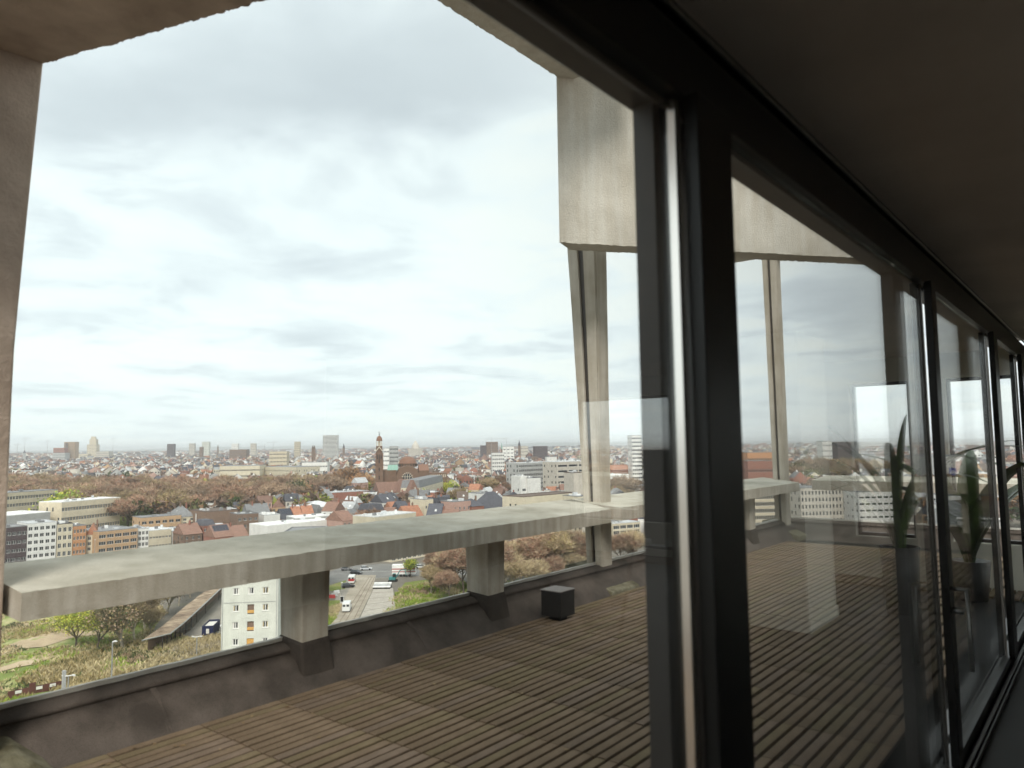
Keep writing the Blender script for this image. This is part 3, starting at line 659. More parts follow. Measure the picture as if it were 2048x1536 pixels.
# --- service road, platform canopy, embankment
gpoly('service_road', [(330, 1290), (380, 1262), (445, 1190), (470, 1165), (520, 1165), (480, 1330), (440, 1360), (300, 1390), (310, 1330)], .008, M['asphalt'])
gpoly('verge', [(425, 1300), (452, 1262), (470, 1262), (470, 1345), (420, 1345)], .016, M['lawn'])
ribbon('kerb_line', [(395, 1305), (455, 1235)], .35, .03, M['paint'])

def tube_path(mb, pts, r0, r1=None, n=5):
    r1 = r0 if r1 is None else r1
    for i in range(len(pts)-1): mb.tube(pts[i], pts[i+1], r0+(r1-r0)*i/(len(pts)-1), r0+(r1-r0)*(i+1)/(len(pts)-1), n)
M['rust'] = mat('rusty_canopy_roof', (.24, .165, .115), .9, .3, .35, col2=(.36, .28, .20), detail=9)
M['rust_red'] = mat('rusty_red_panel', (.11, .045, .035), .8, .25, .5)
# canopy
c0 = gnd(300, 1290); t = thing('platform_canopy', tuple(c0), 'long low rust-brown platform canopy roof beside the service road', 'canopy')
zc = 4.2
outer = [gnd(x, y, zc) for x, y in ((284, 1281), (325, 1252), (370, 1213), (452, 1150))]
inner = [gnd(x, y, zc-.3) for x, y in ((342, 1267), (372, 1243), (412, 1206), (500, 1122))]
for i in range(3):
    for k in range(5):
        a_, b_ = k/5, (k+1)/5-.012
        mb = MB(); q = [outer[i].lerp(outer[i+1], a_), outer[i].lerp(outer[i+1], b_), inner[i].lerp(inner[i+1], b_), inner[i].lerp(inner[i+1], a_)]
        mb.frustum([(p.x, p.y, p.z-.15) for p in q], [(p.x, p.y, p.z+random.uniform(0, .08)) for p in q]); mb.build('roof_panel', M['rust'], t, world=True)
mb = MB(); tube_path(mb, [p+Vector((0, 0, .1)) for p in inner], .16); mb.build('gutter', M['steel'], t, world=True)
mb = MB(); tube_path(mb, [outer[0], inner[0]], .18); mb.build('gutter', M['steel'], t, world=True)
for k in range(12):
    s = k/11*2.9; i = min(2, int(s)); p = inner[i].lerp(inner[i+1], s-i); q = outer[i].lerp(outer[i+1], s-i); p = p.lerp(q, .3)
    mb = MB(); mb.tube((p.x, p.y, 0), (p.x, p.y, p.z-.15), .13); mb.build('post', M['frame_brown'], t, world=True)
mb = MB(); P = [(p.lerp(q, .8)) for p, q in zip(inner, outer)]
for i in range(3): mb.quad((P[i].x, P[i].y, .02), (P[i+1].x, P[i+1].y, .02), (P[i+1].x, P[i+1].y, zc-.3), (P[i].x, P[i].y, zc-.3))
mb.build('back_wall', M['w_brown'], t, world=True)
for k in range(7):
    p = gnd(338+k*8, 1296-k*7); mb = MB(); mb.box(p.x-.07, p.x+.07, p.y-.07, p.y+.07, 0, 1.1); mb.build('bollard', M['w_brown'])
    o = bpy.data.objects['bollard' if k == 0 else 'bollard.%03d' % k]; tag(o, 'low brown post in the row below the open side of the platform canopy', 'bollard', 'posts beside the platform canopy', 'thing')

# street lamps
def lamp(x, ytop, ybot, label, kind='single', m='steel'):
    g_ = gnd(x, ybot); D = depth(g_.x, g_.y); h = hgt(x, ytop, D)
    t = thing('street_lamp', tuple(g_), label, 'street lamp', 'street lamps on the cleared ground')
    mb = MB(); mb.tube((0, 0, 0), (0, 0, h), .16, .11, 8); mb.build('pole', M[m], t)
    rx = RIGHT
    mb = MB()
    if kind == 'single':
        mb.tube((0, 0, h), (rx.x*.5, rx.y*.5, h+.12), .12, .12, 6); mb.box(rx.x*.5-.35, rx.x*.5+.35, rx.y*.5-.18, rx.y*.5+.18, h+.05, h+.2)
    elif kind == 'double':
        for s in (-1, 1): mb.tube((0, 0, h), (rx.x*s*.9, rx.y*s*.9, h+.1*s+.1), .10, .10, 6); mb.box(rx.x*s*.9-.25, rx.x*s*.9+.25, rx.y*s*.9-.15, rx.y*s*.9+.15, h, h+.2)
    elif kind == 'arc':
        tube_path(mb, [Vector((rx.x*s*3.2, rx.y*s*3.2, h-.2+1.5*math.sin(s*1.5))) for s in (0, .25, .5, .75, 1)], .09)
    mb.build('lamp_head', M['lampshade'], t); return t
lamp(221, 1284, 1420, 'tall single grey street lamp rising from the scrub in the wasteland')
lamp(134, 1352, 1440, 'street lamp with a crooked double arm above the rusty barrier', 'double')
lamp(393, 1274, 1318, 'small twin-headed lamp on the verge beside the service road', 'double')
t = thing('post', tuple(gnd(125, 1440)), 'dark square post standing close behind the double-armed street lamp', 'post'); D = depth(t.location.x, t.location.y)
MB().box(-.25, .25, -.25, .25, 0, hgt(125, 1341, D)).build('shaft', M['w_grey'], t)
# rusty barrier bottom-left
a_ = gnd(15, 1405); b_ = gnd(125, 1382); t = thing('barrier', tuple(a_), 'rusty red panelled barrier with small white notices at the edge of the waste ground', 'barrier')
D_ = (b_-a_); K = 8
for k in range(K):
    p = a_+D_*(k/K); q = a_+D_*((k+.96)/K); n_ = Vector((-D_.y, D_.x, 0)).normalized()*.1
    mb = MB(); mb.prism([(p.x, p.y), (q.x, q.y), (q.x+n_.x, q.y+n_.y), (p.x+n_.x, p.y+n_.y)], 0, 1.9+(k == 3)*.7); mb.build('panel', M['rust_red'], t, world=True)
    if k in (1, 4, 6):
        c_ = (p+q)/2-n_*.4; d_ = D_.normalized()*.5; mb = MB(); mb.quad((c_.x-d_.x, c_.y-d_.y, 1.2), (c_.x+d_.x, c_.y+d_.y, 1.2), (c_.x+d_.x, c_.y+d_.y, 1.75), (c_.x-d_.x, c_.y-d_.y, 1.75)); mb.build('notice', M['paper'], t, world=True)

# --- trees
def cyl_seg(mb, a, b, r0, r1, m, n=4): mb.tube(a, b, r0, r1, n, m, caps=False)
def grow_tree(seed, h, spread, mats, twigs=1500, leaves=0, leaf=.35, trunk_frac=.28, levels=4, tw_len=.8, tw_w=.05, thin=.62, crown_flat=1.0, trunk_r=None, upright=.5):
    """limbs by recursion, then twigs / leaves round the limb ends; returns (limb builder, crown builder)"""
    r = random.Random(seed); lb = MB(); cb = MB(); tips = []
    def rec(p, d, ln, rad, lev):
        n = 3; q = p
        for i in range(n):
            dd = (d+Vector((r.gauss(0, .10), r.gauss(0, .10), r.gauss(0, .06)+.03))).normalized(); q2 = q+dd*(ln/n)
            cyl_seg(lb, q, q2, rad*(1-.22*i/n), rad*(1-.22*(i+1)/n), 0, 5 if lev < 2 else 3); q = q2; d = dd
            if lev >= levels-2: tips.append((q.copy(), d.copy()))
        if lev >= levels: return
        k = 4 if lev == 0 else 3
        a0 = r.uniform(0, 6.28)
        for j in range(k):
            a_ = a0+j*6.283/k+r.gauss(0, .35); side = Vector((math.cos(a_), math.sin(a_), 0)); nd_ = (d*upright+side*spread*r.uniform(.55, 1.0)+Vector((0, 0, .22*crown_flat))).normalized()
            rec(q-d*ln*r.uniform(0, .25), nd_, ln*r.uniform(.62, .86), rad*thin, lev+1)
        if lev < 2: rec(q, (d+Vector((r.gauss(0, .15), r.gauss(0, .15), .2))).normalized(), ln*.75, rad*thin, lev+1)
    rec(Vector((0, 0, 0)), Vector((0, 0, 1)), h*trunk_frac, trunk_r or h*.022, 0)
    top = max(p.z for p, _ in tips); s = (h-.5)/top
    nm = len(mats)
    for _ in range(twigs):
        p, d = tips[r.randrange(len(tips))]; a_ = r.uniform(0, 6.28); v = (d*.5+Vector((math.cos(a_), math.sin(a_), r.uniform(-.3, .9)))).normalized(); ln = tw_len*r.uniform(.4, 1.2)
        b0 = p+Vector((r.gauss(0, .3), r.gauss(0, .3), r.gauss(0, .3)))*tw_len*.5; sd = v.cross(Vector((r.gauss(0, 1), r.gauss(0, 1), r.gauss(0, 1)))).normalized()*tw_w
        cb.add([b0-sd, b0+sd, b0+v*ln], [(0, 1, 2)], r.randrange(nm))
    for _ in range(leaves):
        p, d = tips[r.randrange(len(tips))]; c_ = p+Vector((r.gauss(0, 1), r.gauss(0, 1), r.gauss(0, .8)))*tw_len*.75; a_ = Vector((r.gauss(0, 1), r.gauss(0, 1), r.gauss(0, 1))).normalized(); b_ = a_.cross(Vector((r.gauss(0, 1), r.gauss(0, 1), r.gauss(0, 1)))).normalized(); l_ = leaf*r.uniform(.5, 1.2)
        cb.add([c_-a_*l_*.5, c_+b_*l_*.35, c_+a_*l_*.5, c_-b_*l_*.35], [(0, 1, 2, 3)], r.randrange(nm))
    for b in (lb, cb): b.v = [(x*s, y*s, z*s) for x, y, z in b.v]
    return lb, cb
def tree_meshes(name, seed, h, mats, bark='bark', **k):
    lb, cb = grow_tree(seed, h, k.pop('spread', .8), mats, **k)
    return lb.mesh('trunk', M[bark]), cb.mesh('crown', [M[x] for x in mats])
def plant(ms, p, label, name='bare_tree', group=None, s=1.0, rz=0, cat='tree'):
    t = thing(name, (p[0], p[1], 0), label, cat, group, rz); t.scale = (s, s, s)
    inst('trunk', ms[0], t); inst('crown', ms[1], t); return t

# park woodland: polygon in world coordinates
PARK = [(20, 478), (130, 425), (260, 398), (420, 440), (520, 488), (640, 545), (745, 615), (742, 690), (560, 650), (400, 650), (200, 720), (20, 800)]
PP = [(dirx(x, D).x, dirx(x, D).y) for x, D in PARK]
kinds = {}
for i, (mm, tw, lv) in enumerate([(['twig', 'twig'], 2900, 0), (['twig', 'twig_red'], 2900, 0), (['twig_olive', 'twig'], 2700, 500), (['twig_red', 'twig'], 2900, 0), (['twig', 'twig_olive'], 2800, 300)]):
    kinds['b%d' % i] = tree_meshes('park', 20+i, 20, mm, twigs=tw, leaves=lv, leaf=.4, tw_len=2.1, tw_w=.11, levels=4, spread=.95, trunk_frac=.22)
kinds['orange'] = tree_meshes('park', 31, 22, ['twig_orange', 'twig'], twigs=1900, leaves=500, leaf=.55, tw_len=2.2, tw_w=.16, spread=.95, trunk_frac=.22)
kinds['green'] = tree_meshes('park', 33, 15, ['leaf_green', 'leaf_green', 'leaf_yellow'], twigs=300, leaves=2600, leaf=.9, tw_len=2.0, tw_w=.12, spread=.9, trunk_frac=.2)
kinds['dark'] = tree_meshes('park', 34, 16, ['leaf_dark', 'leaf_dark', 'twig_olive'], twigs=300, leaves=2600, leaf=.95, tw_len=2.0, tw_w=.12, spread=.85, trunk_frac=.2)
kinds['yellow'] = tree_meshes('park', 35, 11, ['leaf_yellow', 'leaf_yellow', 'leaf_green'], twigs=400, leaves=2200, leaf=.6, tw_len=1.4, tw_w=.08, spread=.85, trunk_frac=.2)
r = random.Random(11); pts = []
xa, xb = min(p[0] for p in PP), max(p[0] for p in PP); ya, yb = min(p[1] for p in PP), max(p[1] for p in PP)
for _ in range(60000):
    x, y = r.uniform(xa, xb), r.uniform(ya, yb)
    if inpoly(x, y, PP) and all((x-a)**2+(y-b)**2 > 11.2**2 for a, b in pts): pts.append((x, y))
    if len(pts) > 296: break
def near(x, y, D, R=13):
    p = dirx(x, D); return [q for q in pts if (q[0]-p.x)**2+(q[1]-p.y)**2 < R*R]
special = []
def spec(x, D, kind, label, s=1.0, R=9, name='park_tree'):
    p = dirx(x, D)
    for q in near(x, 0, D, R): pts.remove(q)
    plant(kinds[kind], (p.x, p.y), label, name, None, s, r.uniform(0, 6))
spec(134, 428, 'green', 'round bright green tree at the corner of the beige school', 1.25)
spec(415, 620, 'green', 'small bright green tree at the far edge of the park', 1.1)
spec(440, 560, 'green', 'pale green tree rising in the middle of the park woodland', .9)
spec(602, 545, 'dark', 'dark evergreen tree standing out among the bare park trees', 1.15)
spec(322, 415, 'yellow', 'yellow-green bush behind the tan flat-roofed block', 1.2)
spec(697, 640, 'orange', 'large orange budding tree left of the brick church tower', 1.25, 14)
spec(722, 610, 'orange', 'reddish orange tree closest to the foot of the brick church tower', 1.0, 11)
spec(665, 650, 'b3', 'tall red-brown bare tree left of the large orange one', 1.15)
spec(470, 575, 'orange', 'pale orange-brown bare tree in the park woodland', .9)
for i, q in enumerate(pts):
    k = 'b%d' % r.choice((0, 0, 1, 1, 2, 3, 4))
    D = math.hypot(*q); u = project((q[0], q[1], 10))[0]
    zone = 'left half' if u < 380 else 'right half'; dep = 'front row' if D < 460 else 'front' if D < 510 else 'middle' if D < 560 else 'back' if D < 630 else 'far back'
    zone = ['behind the beige school block', 'behind the white-roofed school wing', 'right of the white-roofed wing', 'behind the tan block', 'behind the hipped-roof house', 'behind the brown workshop', 'left of the dark evergreen', 'around the dark evergreen', 'left of the orange tree', 'by the orange tree'][min(9, max(0, int((u-20)/72)))]
    desc = {'b0': 'bare brown', 'b1': 'bare reddish-brown', 'b2': 'bare olive-tinged', 'b3': 'bare russet', 'b4': 'bare brown-olive'}[k]
    plant(kinds[k], q, f'{desc} park tree {zone}, {dep} of the wood', 'park_tree', f'{desc} park trees {zone}, {dep}', r.uniform(.8, 1.12), r.uniform(0, 6.28))
tag_floor = MB(); tag_floor.add([(x, y, .012) for x, y in PP], [tuple(range(len(PP)))]); structure('park_floor', tag_floor, M['lawn'])

# --- facades
def facade(mb, w_, h, ops, y=0.0, m=0, reveal=.22):
    """wall on the plane y (facing -y) with rectangular openings (x0,x1,z0,z1) cut by a grid, each with its reveal"""
    X = sorted({0, w_, *[round(o[0], 3) for o in ops], *[round(o[1], 3) for o in ops]}); Zs = sorted({0, h, *[round(o[2], 3) for o in ops], *[round(o[3], 3) for o in ops]})
    for i in range(len(X)-1):
        for j in range(len(Zs)-1):
            cx, cz = (X[i]+X[i+1])/2, (Zs[j]+Zs[j+1])/2
            if any(o[0] < cx < o[1] and o[2] < cz < o[3] for o in ops): continue
            mb.quad((X[i], y, Zs[j]), (X[i+1], y, Zs[j]), (X[i+1], y, Zs[j+1]), (X[i], y, Zs[j+1]), m)
    for a, b, c, d in ops:
        mb.quad((a, y, c), (b, y, c), (b, y+reveal, c), (a, y+reveal, c), m); mb.quad((a, y+reveal, d), (b, y+reveal, d), (b, y, d), (a, y, d), m)
        mb.quad((a, y, d), (a, y, c), (a, y+reveal, c), (a, y+reveal, d), m); mb.quad((b, y+reveal, d), (b, y+reveal, c), (b, y, c), (b, y, d), m)
def wmesh(w_, h, frame='wframe', div=2, pane='pane', key={}):
    k = (round(w_, 2), round(h, 2), frame, div, pane)
    if k not in key:
        mb = MB(); f = min(.09, w_*.08); mb.quad((0, .03, 0), (w_, .03, 0), (w_, .03, h), (0, .03, h), 1)
        mb.box(0, w_, -.03, .02, 0, f); mb.box(0, w_, -.03, .02, h-f, h); mb.box(0, f, -.03, .02, f, h-f); mb.box(w_-f, w_, -.03, .02, f, h-f)
        for i in range(1, div): x = w_*i/div; mb.box(x-f*.5, x+f*.5, -.03, .02, f, h-f)
        key[k] = mb.mesh('window', [M[frame], M[pane]])
    return key[k]
def roof_mesh(mb, w_, d, h, kind, rh, ov=.25, m=0):
    if kind == 'gable':      # ridge parallel to the facade
        mb.add([(-ov, -ov, h), (w_+ov, -ov, h), (w_+ov, d+ov, h), (-ov, d+ov, h), (-ov, d/2, h+rh), (w_+ov, d/2, h+rh)], [(0, 1, 5, 4), (2, 3, 4, 5), (0, 4, 3), (1, 2, 5), (3, 2, 1, 0)], m)
    elif kind == 'front':    # gable end towards the street
        mb.add([(-ov, -ov, h), (w_+ov, -ov, h), (w_+ov, d+ov, h), (-ov, d+ov, h), (w_/2, -ov, h+rh), (w_/2, d+ov, h+rh)], [(0, 4, 5, 3), (1, 2, 5, 4), (0, 1, 4), (2, 3, 5), (3, 2, 1, 0)], m)
    elif kind == 'hip':
        i = min(w_, d)*.45; mb.add([(-ov, -ov, h), (w_+ov, -ov, h), (w_+ov, d+ov, h), (-ov, d+ov, h), (i, d/2, h+rh), (w_-i, d/2, h+rh)], [(0, 1, 5, 4), (1, 2, 5), (2, 3, 4, 5), (3, 0, 4), (3, 2, 1, 0)], m)
    elif kind == 'mansard':
        i = .9; mb.frustum([(-.1, -.1, h), (w_+.1, -.1, h), (w_+.1, d+.1, h), (-.1, d+.1, h)], [(i, i, h+rh), (w_-i, i, h+rh), (w_-i, d-i, h+rh), (i, d-i, h+rh)], m)
    else:                    # flat roof behind a low parapet
        p = .35
        mb.box(0, w_, 0, .25, h, h+p, m); mb.box(0, w_, d-.25, d, h, h+p, m); mb.box(0, .25, .25, d-.25, h, h+p, m); mb.box(w_-.25, w_, .25, d-.25, h, h+p, m); mb.quad((.25, .25, h+.06), (w_-.25, .25, h+.06), (w_-.25, d-.25, h+.06), (.25, d-.25, h+.06), m)
def building(label, x0, x1, D0, D1, ytop, depth, wall, roof='pale', rk='flat', rh=3.0, bays=3, floors=3, ww=1.1, wh=1.5, frame='wframe', div=2, single=False, name='town_house', cat='house', gf=3.4, z0=0.0, base=None, chim=0, ribbon_=False, side=True, group=None, h=None, skip=(), extras=None, wallm2=None, sky=0, solar=False, lap=None):
    A = dirx(x0, D0); B = dirx(x1, D1); w_ = (B-A).length; rz = math.atan2(B.y-A.y, B.x-A.x); h = h or hgt((x0+x1)/2, ytop, (D0+D1)/2)
    if rk != 'flat': h = max(3, h-rh)
    t = thing(name, (A.x, A.y, z0), label, cat, group, rz)
    ops = []; fh = (h-gf-.6)/max(1, floors-1) if floors > 1 else h-1.2
    if fh < 1.9: gf = h/floors; fh = (h-gf-.3)/max(1, floors-1) if floors > 1 else h-1
    wh = min(wh, fh*.66); bw = w_/bays; ww = min(ww, bw*.86)
    for j in range(floors):
        zb = (gf-fh if j == 0 else gf+fh*(j-1))+fh*.22 if floors > 1 else h*.3
        if j == 0: zb = max(.5, zb)
        for i in range(bays):
            if (i, j) in skip: continue
            xc = bw*(i+.5); q = ww
            ops.append((xc-q/2, xc+q/2, zb, zb+wh))
    mb = MB(); facade(mb, w_, h, ops); mb.quad((0, depth, 0), (0, 0, 0), (0, 0, h), (0, depth, h)); mb.quad((w_, 0, 0), (w_, depth, 0), (w_, depth, h), (w_, 0, h)); mb.quad((w_, depth, 0), (0, depth, 0), (0, depth, h), (w_, depth, h)); mb.quad((0, 0, h), (w_, 0, h), (w_, depth, h), (0, depth, h))
    if rk == 'front': mb.add([(0, 0, h), (w_, 0, h), (w_/2, 0, h+rh*.96)], [(0, 1, 2)])
    mb.build('wall', M['w_'+wall], t)
    mb = MB(); roof_mesh(mb, w_, depth, h, rk, rh); ro = mb.build('roof', M['r_'+roof], t)
    if single:
        for a, b, c, d in ops: inst('window', wmesh(b-a, d-c, frame, div), t, (a, .16, c))
    else:
        wm = MB()
        for a, b, c, d in ops:
            wm.quad((a, .20, c), (b, .20, c), (b, .20, d), (a, .20, d), 1)
            for k in range(1, div): x = a+(b-a)*k/div; wm.box(x-.05, x+.05, .12, .18, c, d)
            wm.box(a, b, .12, .18, d-.12, d); wm.box(a, b, .12, .18, c, c+.1)
        if side:
            for sx in (0, 1):
                nb = max(1, int(depth/3.5))
                for j in range(floors):
                    zb = max(.5, (gf-fh if j == 0 else gf+fh*(j-1))+fh*.22)
                    for i in range(nb):
                        if (i+j+sx) % 3 == 0: continue
                        yc = depth*(i+.5)/nb; xx = -.03 if sx == 0 else w_+.03; wm.quad((xx, yc-.5, zb), (xx, yc+.5, zb), (xx, yc+.5, zb+wh), (xx, yc-.5, zb+wh), 1)
        wo_ = wm.build('windows', [M[frame], M['pane']], t); wo_['kind'] = 'stuff'
    rr_ = random.Random(int(x0*7+D0))
    for k in range(chim):
        x = w_*(.12+.76*rr_.random()) if chim > 1 else w_*.85; y = depth*.5+rr_.uniform(-.8, .8)
        mb = MB(); mb.box(x-.35, x+.35, y-.35, y+.35, h, h+(rh if rk != 'flat' else 0)+1.2); mb.tube((x, y, h+(rh if rk != 'flat' else 0)+1.2), (x, y, h+(rh if rk != 'flat' else 0)+1.7), .14); mb.build('chimney', M['w_'+('red' if k % 2 else 'brown')], ro)
    if rk in ('gable', 'hip') and sky:
        for k in range(sky):
            x = w_*(k+.6)/(sky+.3); s0, s1 = .35, .58; y0, y1 = depth/2*s0, depth/2*s1; z_0, z_1 = h+rh*s0+.06, h+rh*s1+.06
            mb = MB(); mb.quad((x-.5, y0, z_0), (x+.5, y0, z_0), (x+.5, y1, z_1), (x-.5, y1, z_1)); mb.build('skylight', M['r_white'], ro)
    if solar:
        mb = MB(); y0, y1 = depth/2*.28, depth/2*.92
        for k in range(5):
            a = w_*(.08+.17*k); b = a+w_*.16; mb.frustum([(a, y0, h+rh*.28+.03), (b, y0, h+rh*.28+.03), (b, y1, h+rh*.92+.03), (a, y1, h+rh*.92+.03)], [(a, y0, h+rh*.28+.12), (b, y0, h+rh*.28+.12), (b, y1, h+rh*.92+.12), (a, y1, h+rh*.92+.12)])
        mb.build('solar_panels', M['solar'], ro)['kind'] = 'stuff'
    if rk == 'flat':
        for k in range(rr_.randint(2, 6) if extras is None else extras):
            x, y = rr_.uniform(.15, .85)*w_, rr_.uniform(.2, .8)*depth; s = rr_.uniform(.4, 1.1); mb = MB(); mb.box(x-s, x+s, y-s*.7, y+s*.7, h+.06, h+.06+rr_.uniform(.5, 1.6)); mb.build('roof_box', M['r_'+rr_.choice(('grey', 'white', 'pale'))], ro)
    return t, w_, h
HERO = []    # footprints kept clear of the generic houses: (x0,x1,Dmin,Dmax) in bearing and distance
def hero(*a, keep=True, pad=3, **k):
    if keep: HERO.append((a[1]-pad, a[2]+pad, min(a[3], a[4])-9, max(a[3], a[4])+a[6]+5))
    return building(*a, **k)
# left row by the park, beside the flared column
hero('dark purple-brown brick apartment block with grey top floor', 20, 61, 300, 306, 1054, 14, 'dark', 'grey', bays=4, floors=4, ww=1.5, wh=1.4, single=True, extras=1)
hero('small grey penthouse storey on the dark brick block', 20, 60, 302, 308, 1043, 10, 'grey', 'grey', bays=3, floors=5, ww=2.0, wh=1.5, keep=False, extras=0) if False else None
hero('tall white rendered apartment block next to the dark brick one', 62, 119, 306, 314, 1046, 14, 'white', 'pale', bays=5, floors=5, ww=1.5, wh=1.5, single=True, extras=3)
hero('narrow cream town house with black cornice', 121, 151, 314, 318, 1048, 12, 'cream', 'black', bays=3, floors=4, ww=1.25, wh=1.9, single=True)
hero('orange brick house with triple windows', 152.5, 178, 318, 322, 1052, 12, 'orange', 'grey', bays=4, floors=4, ww=.9, wh=1.5, single=True)
hero('tan villa with red tiled roof and a front gable', 179, 202, 324, 326, 1048, 10, 'cream', 'orange', 'front', 4.5, bays=2, floors=3, ww=1.1, wh=1.6, chim=1)
hero('wide tan brick two-storey block with broad dark windows', 203, 280, 322, 336, 1060, 20, 'tan', 'grey', bays=5, floors=3, ww=3.0, wh=1.5, div=3, single=True, extras=4)
hero('white house with two tall windows beside the tan block', 281, 302, 338, 341, 1058, 14, 'white', 'pale', bays=3, floors=3, ww=1.0, wh=2.0)
hero('long low cream building with small square openings', 303, 347, 341, 348, 1060, 14, 'cream', 'pale', bays=7, floors=2, ww=.9, wh=1.0)
hero('plain white low extension at the end of the cream building', 348, 381, 349, 355, 1062, 18, 'white', 'pale', bays=1, floors=1, ww=1.2, wh=1.0)
# schools
hero('long beige two-row school block at the edge of the park', 12, 119, 420, 452, 983, 14, 'beige', 'grey', bays=19, floors=5, ww=1.9, wh=1.9, single=True, gf=4, extras=2, name='school_building', cat='school')
hero('second white-roofed school wing with a row of square windows', 128, 244, 375, 408, 1000, 16, 'beige', 'white', bays=22, floors=4, ww=1.6, wh=1.9, extras=6, name='school_building', cat='school')
hero('low glass-fronted school hall with white roof', 18, 106, 352, 372, 1028, 22, 'grey', 'white', bays=16, floors=2, ww=2.6, wh=3.2, extras=2, name='school_building', cat='school')
# mid-left group
hero('tan flat-roofed modern block with dark side wall', 286, 366, 372, 386, 1033, 12, 'tan', 'grey', bays=6, floors=3, ww=2.2, wh=1.5, extras=2)
hero('cream house with steep grey hipped roof and two skylights', 352, 394, 385, 392, 1012, 14, 'cream', 'grey', 'hip', 5.5, bays=3, floors=4, ww=1.5, wh=1.8, sky=2, chim=2)
hero('small white house with three tall windows', 395, 416, 388, 391, 1027, 10, 'white', 'grey', bays=4, floors=3, ww=.9, wh=1.8)
hero('house with dark patched roof and skylights, left of the solar panels', 372, 408, 338, 344, 1048, 12, 'brown', 'redbrown', 'gable', 4.5, bays=3, floors=2, sky=3, chim=2)
hero('red house with dark mansard roof by the brown yard', 410, 434, 346, 350, 1040, 10, 'red', 'slate', 'mansard', 2.5, bays=3, floors=3)
hero('long brown gravel-roofed workshop in front of the park', 415, 478, 380, 392, 1022, 22, 'brown', 'brown', bays=6, floors=2)
hero('white flat-roofed shed right below the park trees', 430, 476, 405, 412, 1020, 10, 'white', 'white', bays=3, floors=1, extras=0)
hero('red house with a roof covered in solar panels', 434, 470, 322, 328, 1050, 11, 'red', 'redbrown', 'gable', 5, bays=4, floors=2, solar=True, chim=1)
hero('red-tiled house with skylights, right of the solar panels', 471, 500, 328, 333, 1052, 11, 'brown', 'redbrown', 'gable', 4.5, bays=3, floors=2, sky=2, chim=2)
hero('brown brick apartment house with white windows', 477, 519, 352, 358, 1028, 12, 'brown', 'grey', bays=4, floors=4, ww=1.4, wh=1.5, single=True)
hero('tall house with grey gabled roof and two brick chimney stacks', 500, 543, 385, 392, 1008, 12, 'stone', 'grey', 'gable', 6, bays=4, floors=3, chim=3, sky=2)
hero('small white rendered house with pale annex', 530, 562, 362, 367, 1030, 12, 'white', 'pale', bays=3, floors=2)
hero('large white modern complex with stepped flat roofs', 537, 664, 318, 342, 1046, 15, 'white', 'white', bays=9, floors=2, ww=2.2, wh=1.4, extras=5)
hero('raised white roof lantern block of the modern complex', 592, 662, 342, 352, 1034, 12, 'grey', 'white', bays=12, floors=2, ww=1.8, wh=1.4, extras=2)
hero('house with dark solar roof between red-tiled roofs', 566, 592, 384, 388, 1018, 11, 'red', 'slate', 'gable', 5, bays=3, floors=2, solar=True)
hero('orange-tiled house, left one of a pair above the white complex', 592, 608, 388, 391, 1014, 11, 'orange', 'orange', 'gable', 5, bays=2, floors=2, chim=2)
hero('orange-tiled house, right one of a pair above the white complex', 609, 630, 391, 394, 1012, 11, 'red', 'orange', 'gable', 5.5, bays=2, floors=2, chim=2)
hero('white house with grey gabled roof', 631, 649, 396, 399, 1010, 11, 'white', 'grey', 'front', 5, bays=2, floors=3)
hero('wide hall with pale blue-grey roof', 618, 682, 432, 446, 1003, 20, 'stone', 'pale', 'hip', 3, bays=8, floors=2)
hero('red brick house with slate roof and tall chimney', 652, 684, 398, 404, 1018, 12, 'red', 'slate', 'gable', 5, bays=3, floors=3, chim=3)
hero('tall narrow house with dark weathered gable', 694, 722, 408, 414, 1001, 14, 'brown', 'redbrown', 'front', 8, bays=3, floors=3, chim=1)
hero('white and red flat-roofed hall in front of the orange trees', 658, 738, 500, 520, 984, 14, 'red', 'pale', bays=12, floors=2, ww=2.0, wh=1.6)
hero('low white villa with wide flat roof just above the railing', 750, 832, 318, 338, 1030, 14, 'cream', 'white', bays=9, floors=2, ww=1.6, wh=1.4, extras=5)
hero('dark brick row with small dormers above the white villa', 738, 768, 372, 378, 1008, 10, 'brown', 'slate', 'mansard', 3, bays=4, floors=3)
hero('orange-tiled house left of the slate roof', 786, 806, 392, 396, 1004, 11, 'white', 'orange', 'gable', 5, bays=3, floors=2, chim=1, sky=1)
hero('house with black slate roof and skylights', 803, 822, 380, 384, 1003, 11, 'white', 'slate', 'gable', 6, bays=3, floors=2, sky=2, chim=1)
hero('orange-roofed red corner house just above the railing', 813, 846, 350, 356, 1012, 10, 'red', 'orange', 'gable', 5, bays=3, floors=2, chim=2)
hero('cream narrow town house with stepped cornice', 848, 866, 362, 366, 999, 11, 'cream', 'grey', bays=2, floors=4, ww=1.1, wh=1.6)
hero('white town house with steep slate gable', 867, 886, 366, 369, 996, 11, 'white', 'slate', 'front', 5.5, bays=2, floors=4, chim=2)
hero('house with dark mansard and tall chimney, left of the pink brick block', 880, 902, 400, 404, 994, 11, 'brown', 'slate', 'mansard', 3.5, bays=3, floors=3, chim=2)
hero('pink brick apartment house with paired windows', 906, 941, 362, 370, 1003, 12, 'pink', 'grey', bays=4, floors=4, ww=1.1, wh=1.6, single=True)
hero('brick house with grey hipped roof', 943, 967, 368, 373, 998, 12, 'red', 'slate', 'hip', 3.5, bays=3, floors=3, chim=1)
hero('white three-storey flats with balconies', 961, 992, 392, 398, 987, 12, 'white', 'grey', bays=4, floors=4, ww=1.7, wh=1.7)
hero('large house with steep purple-slate hipped roof', 979, 1028, 372, 388, 984, 16, 'red', 'slate', 'hip', 9, bays=4, floors=3, sky=2)
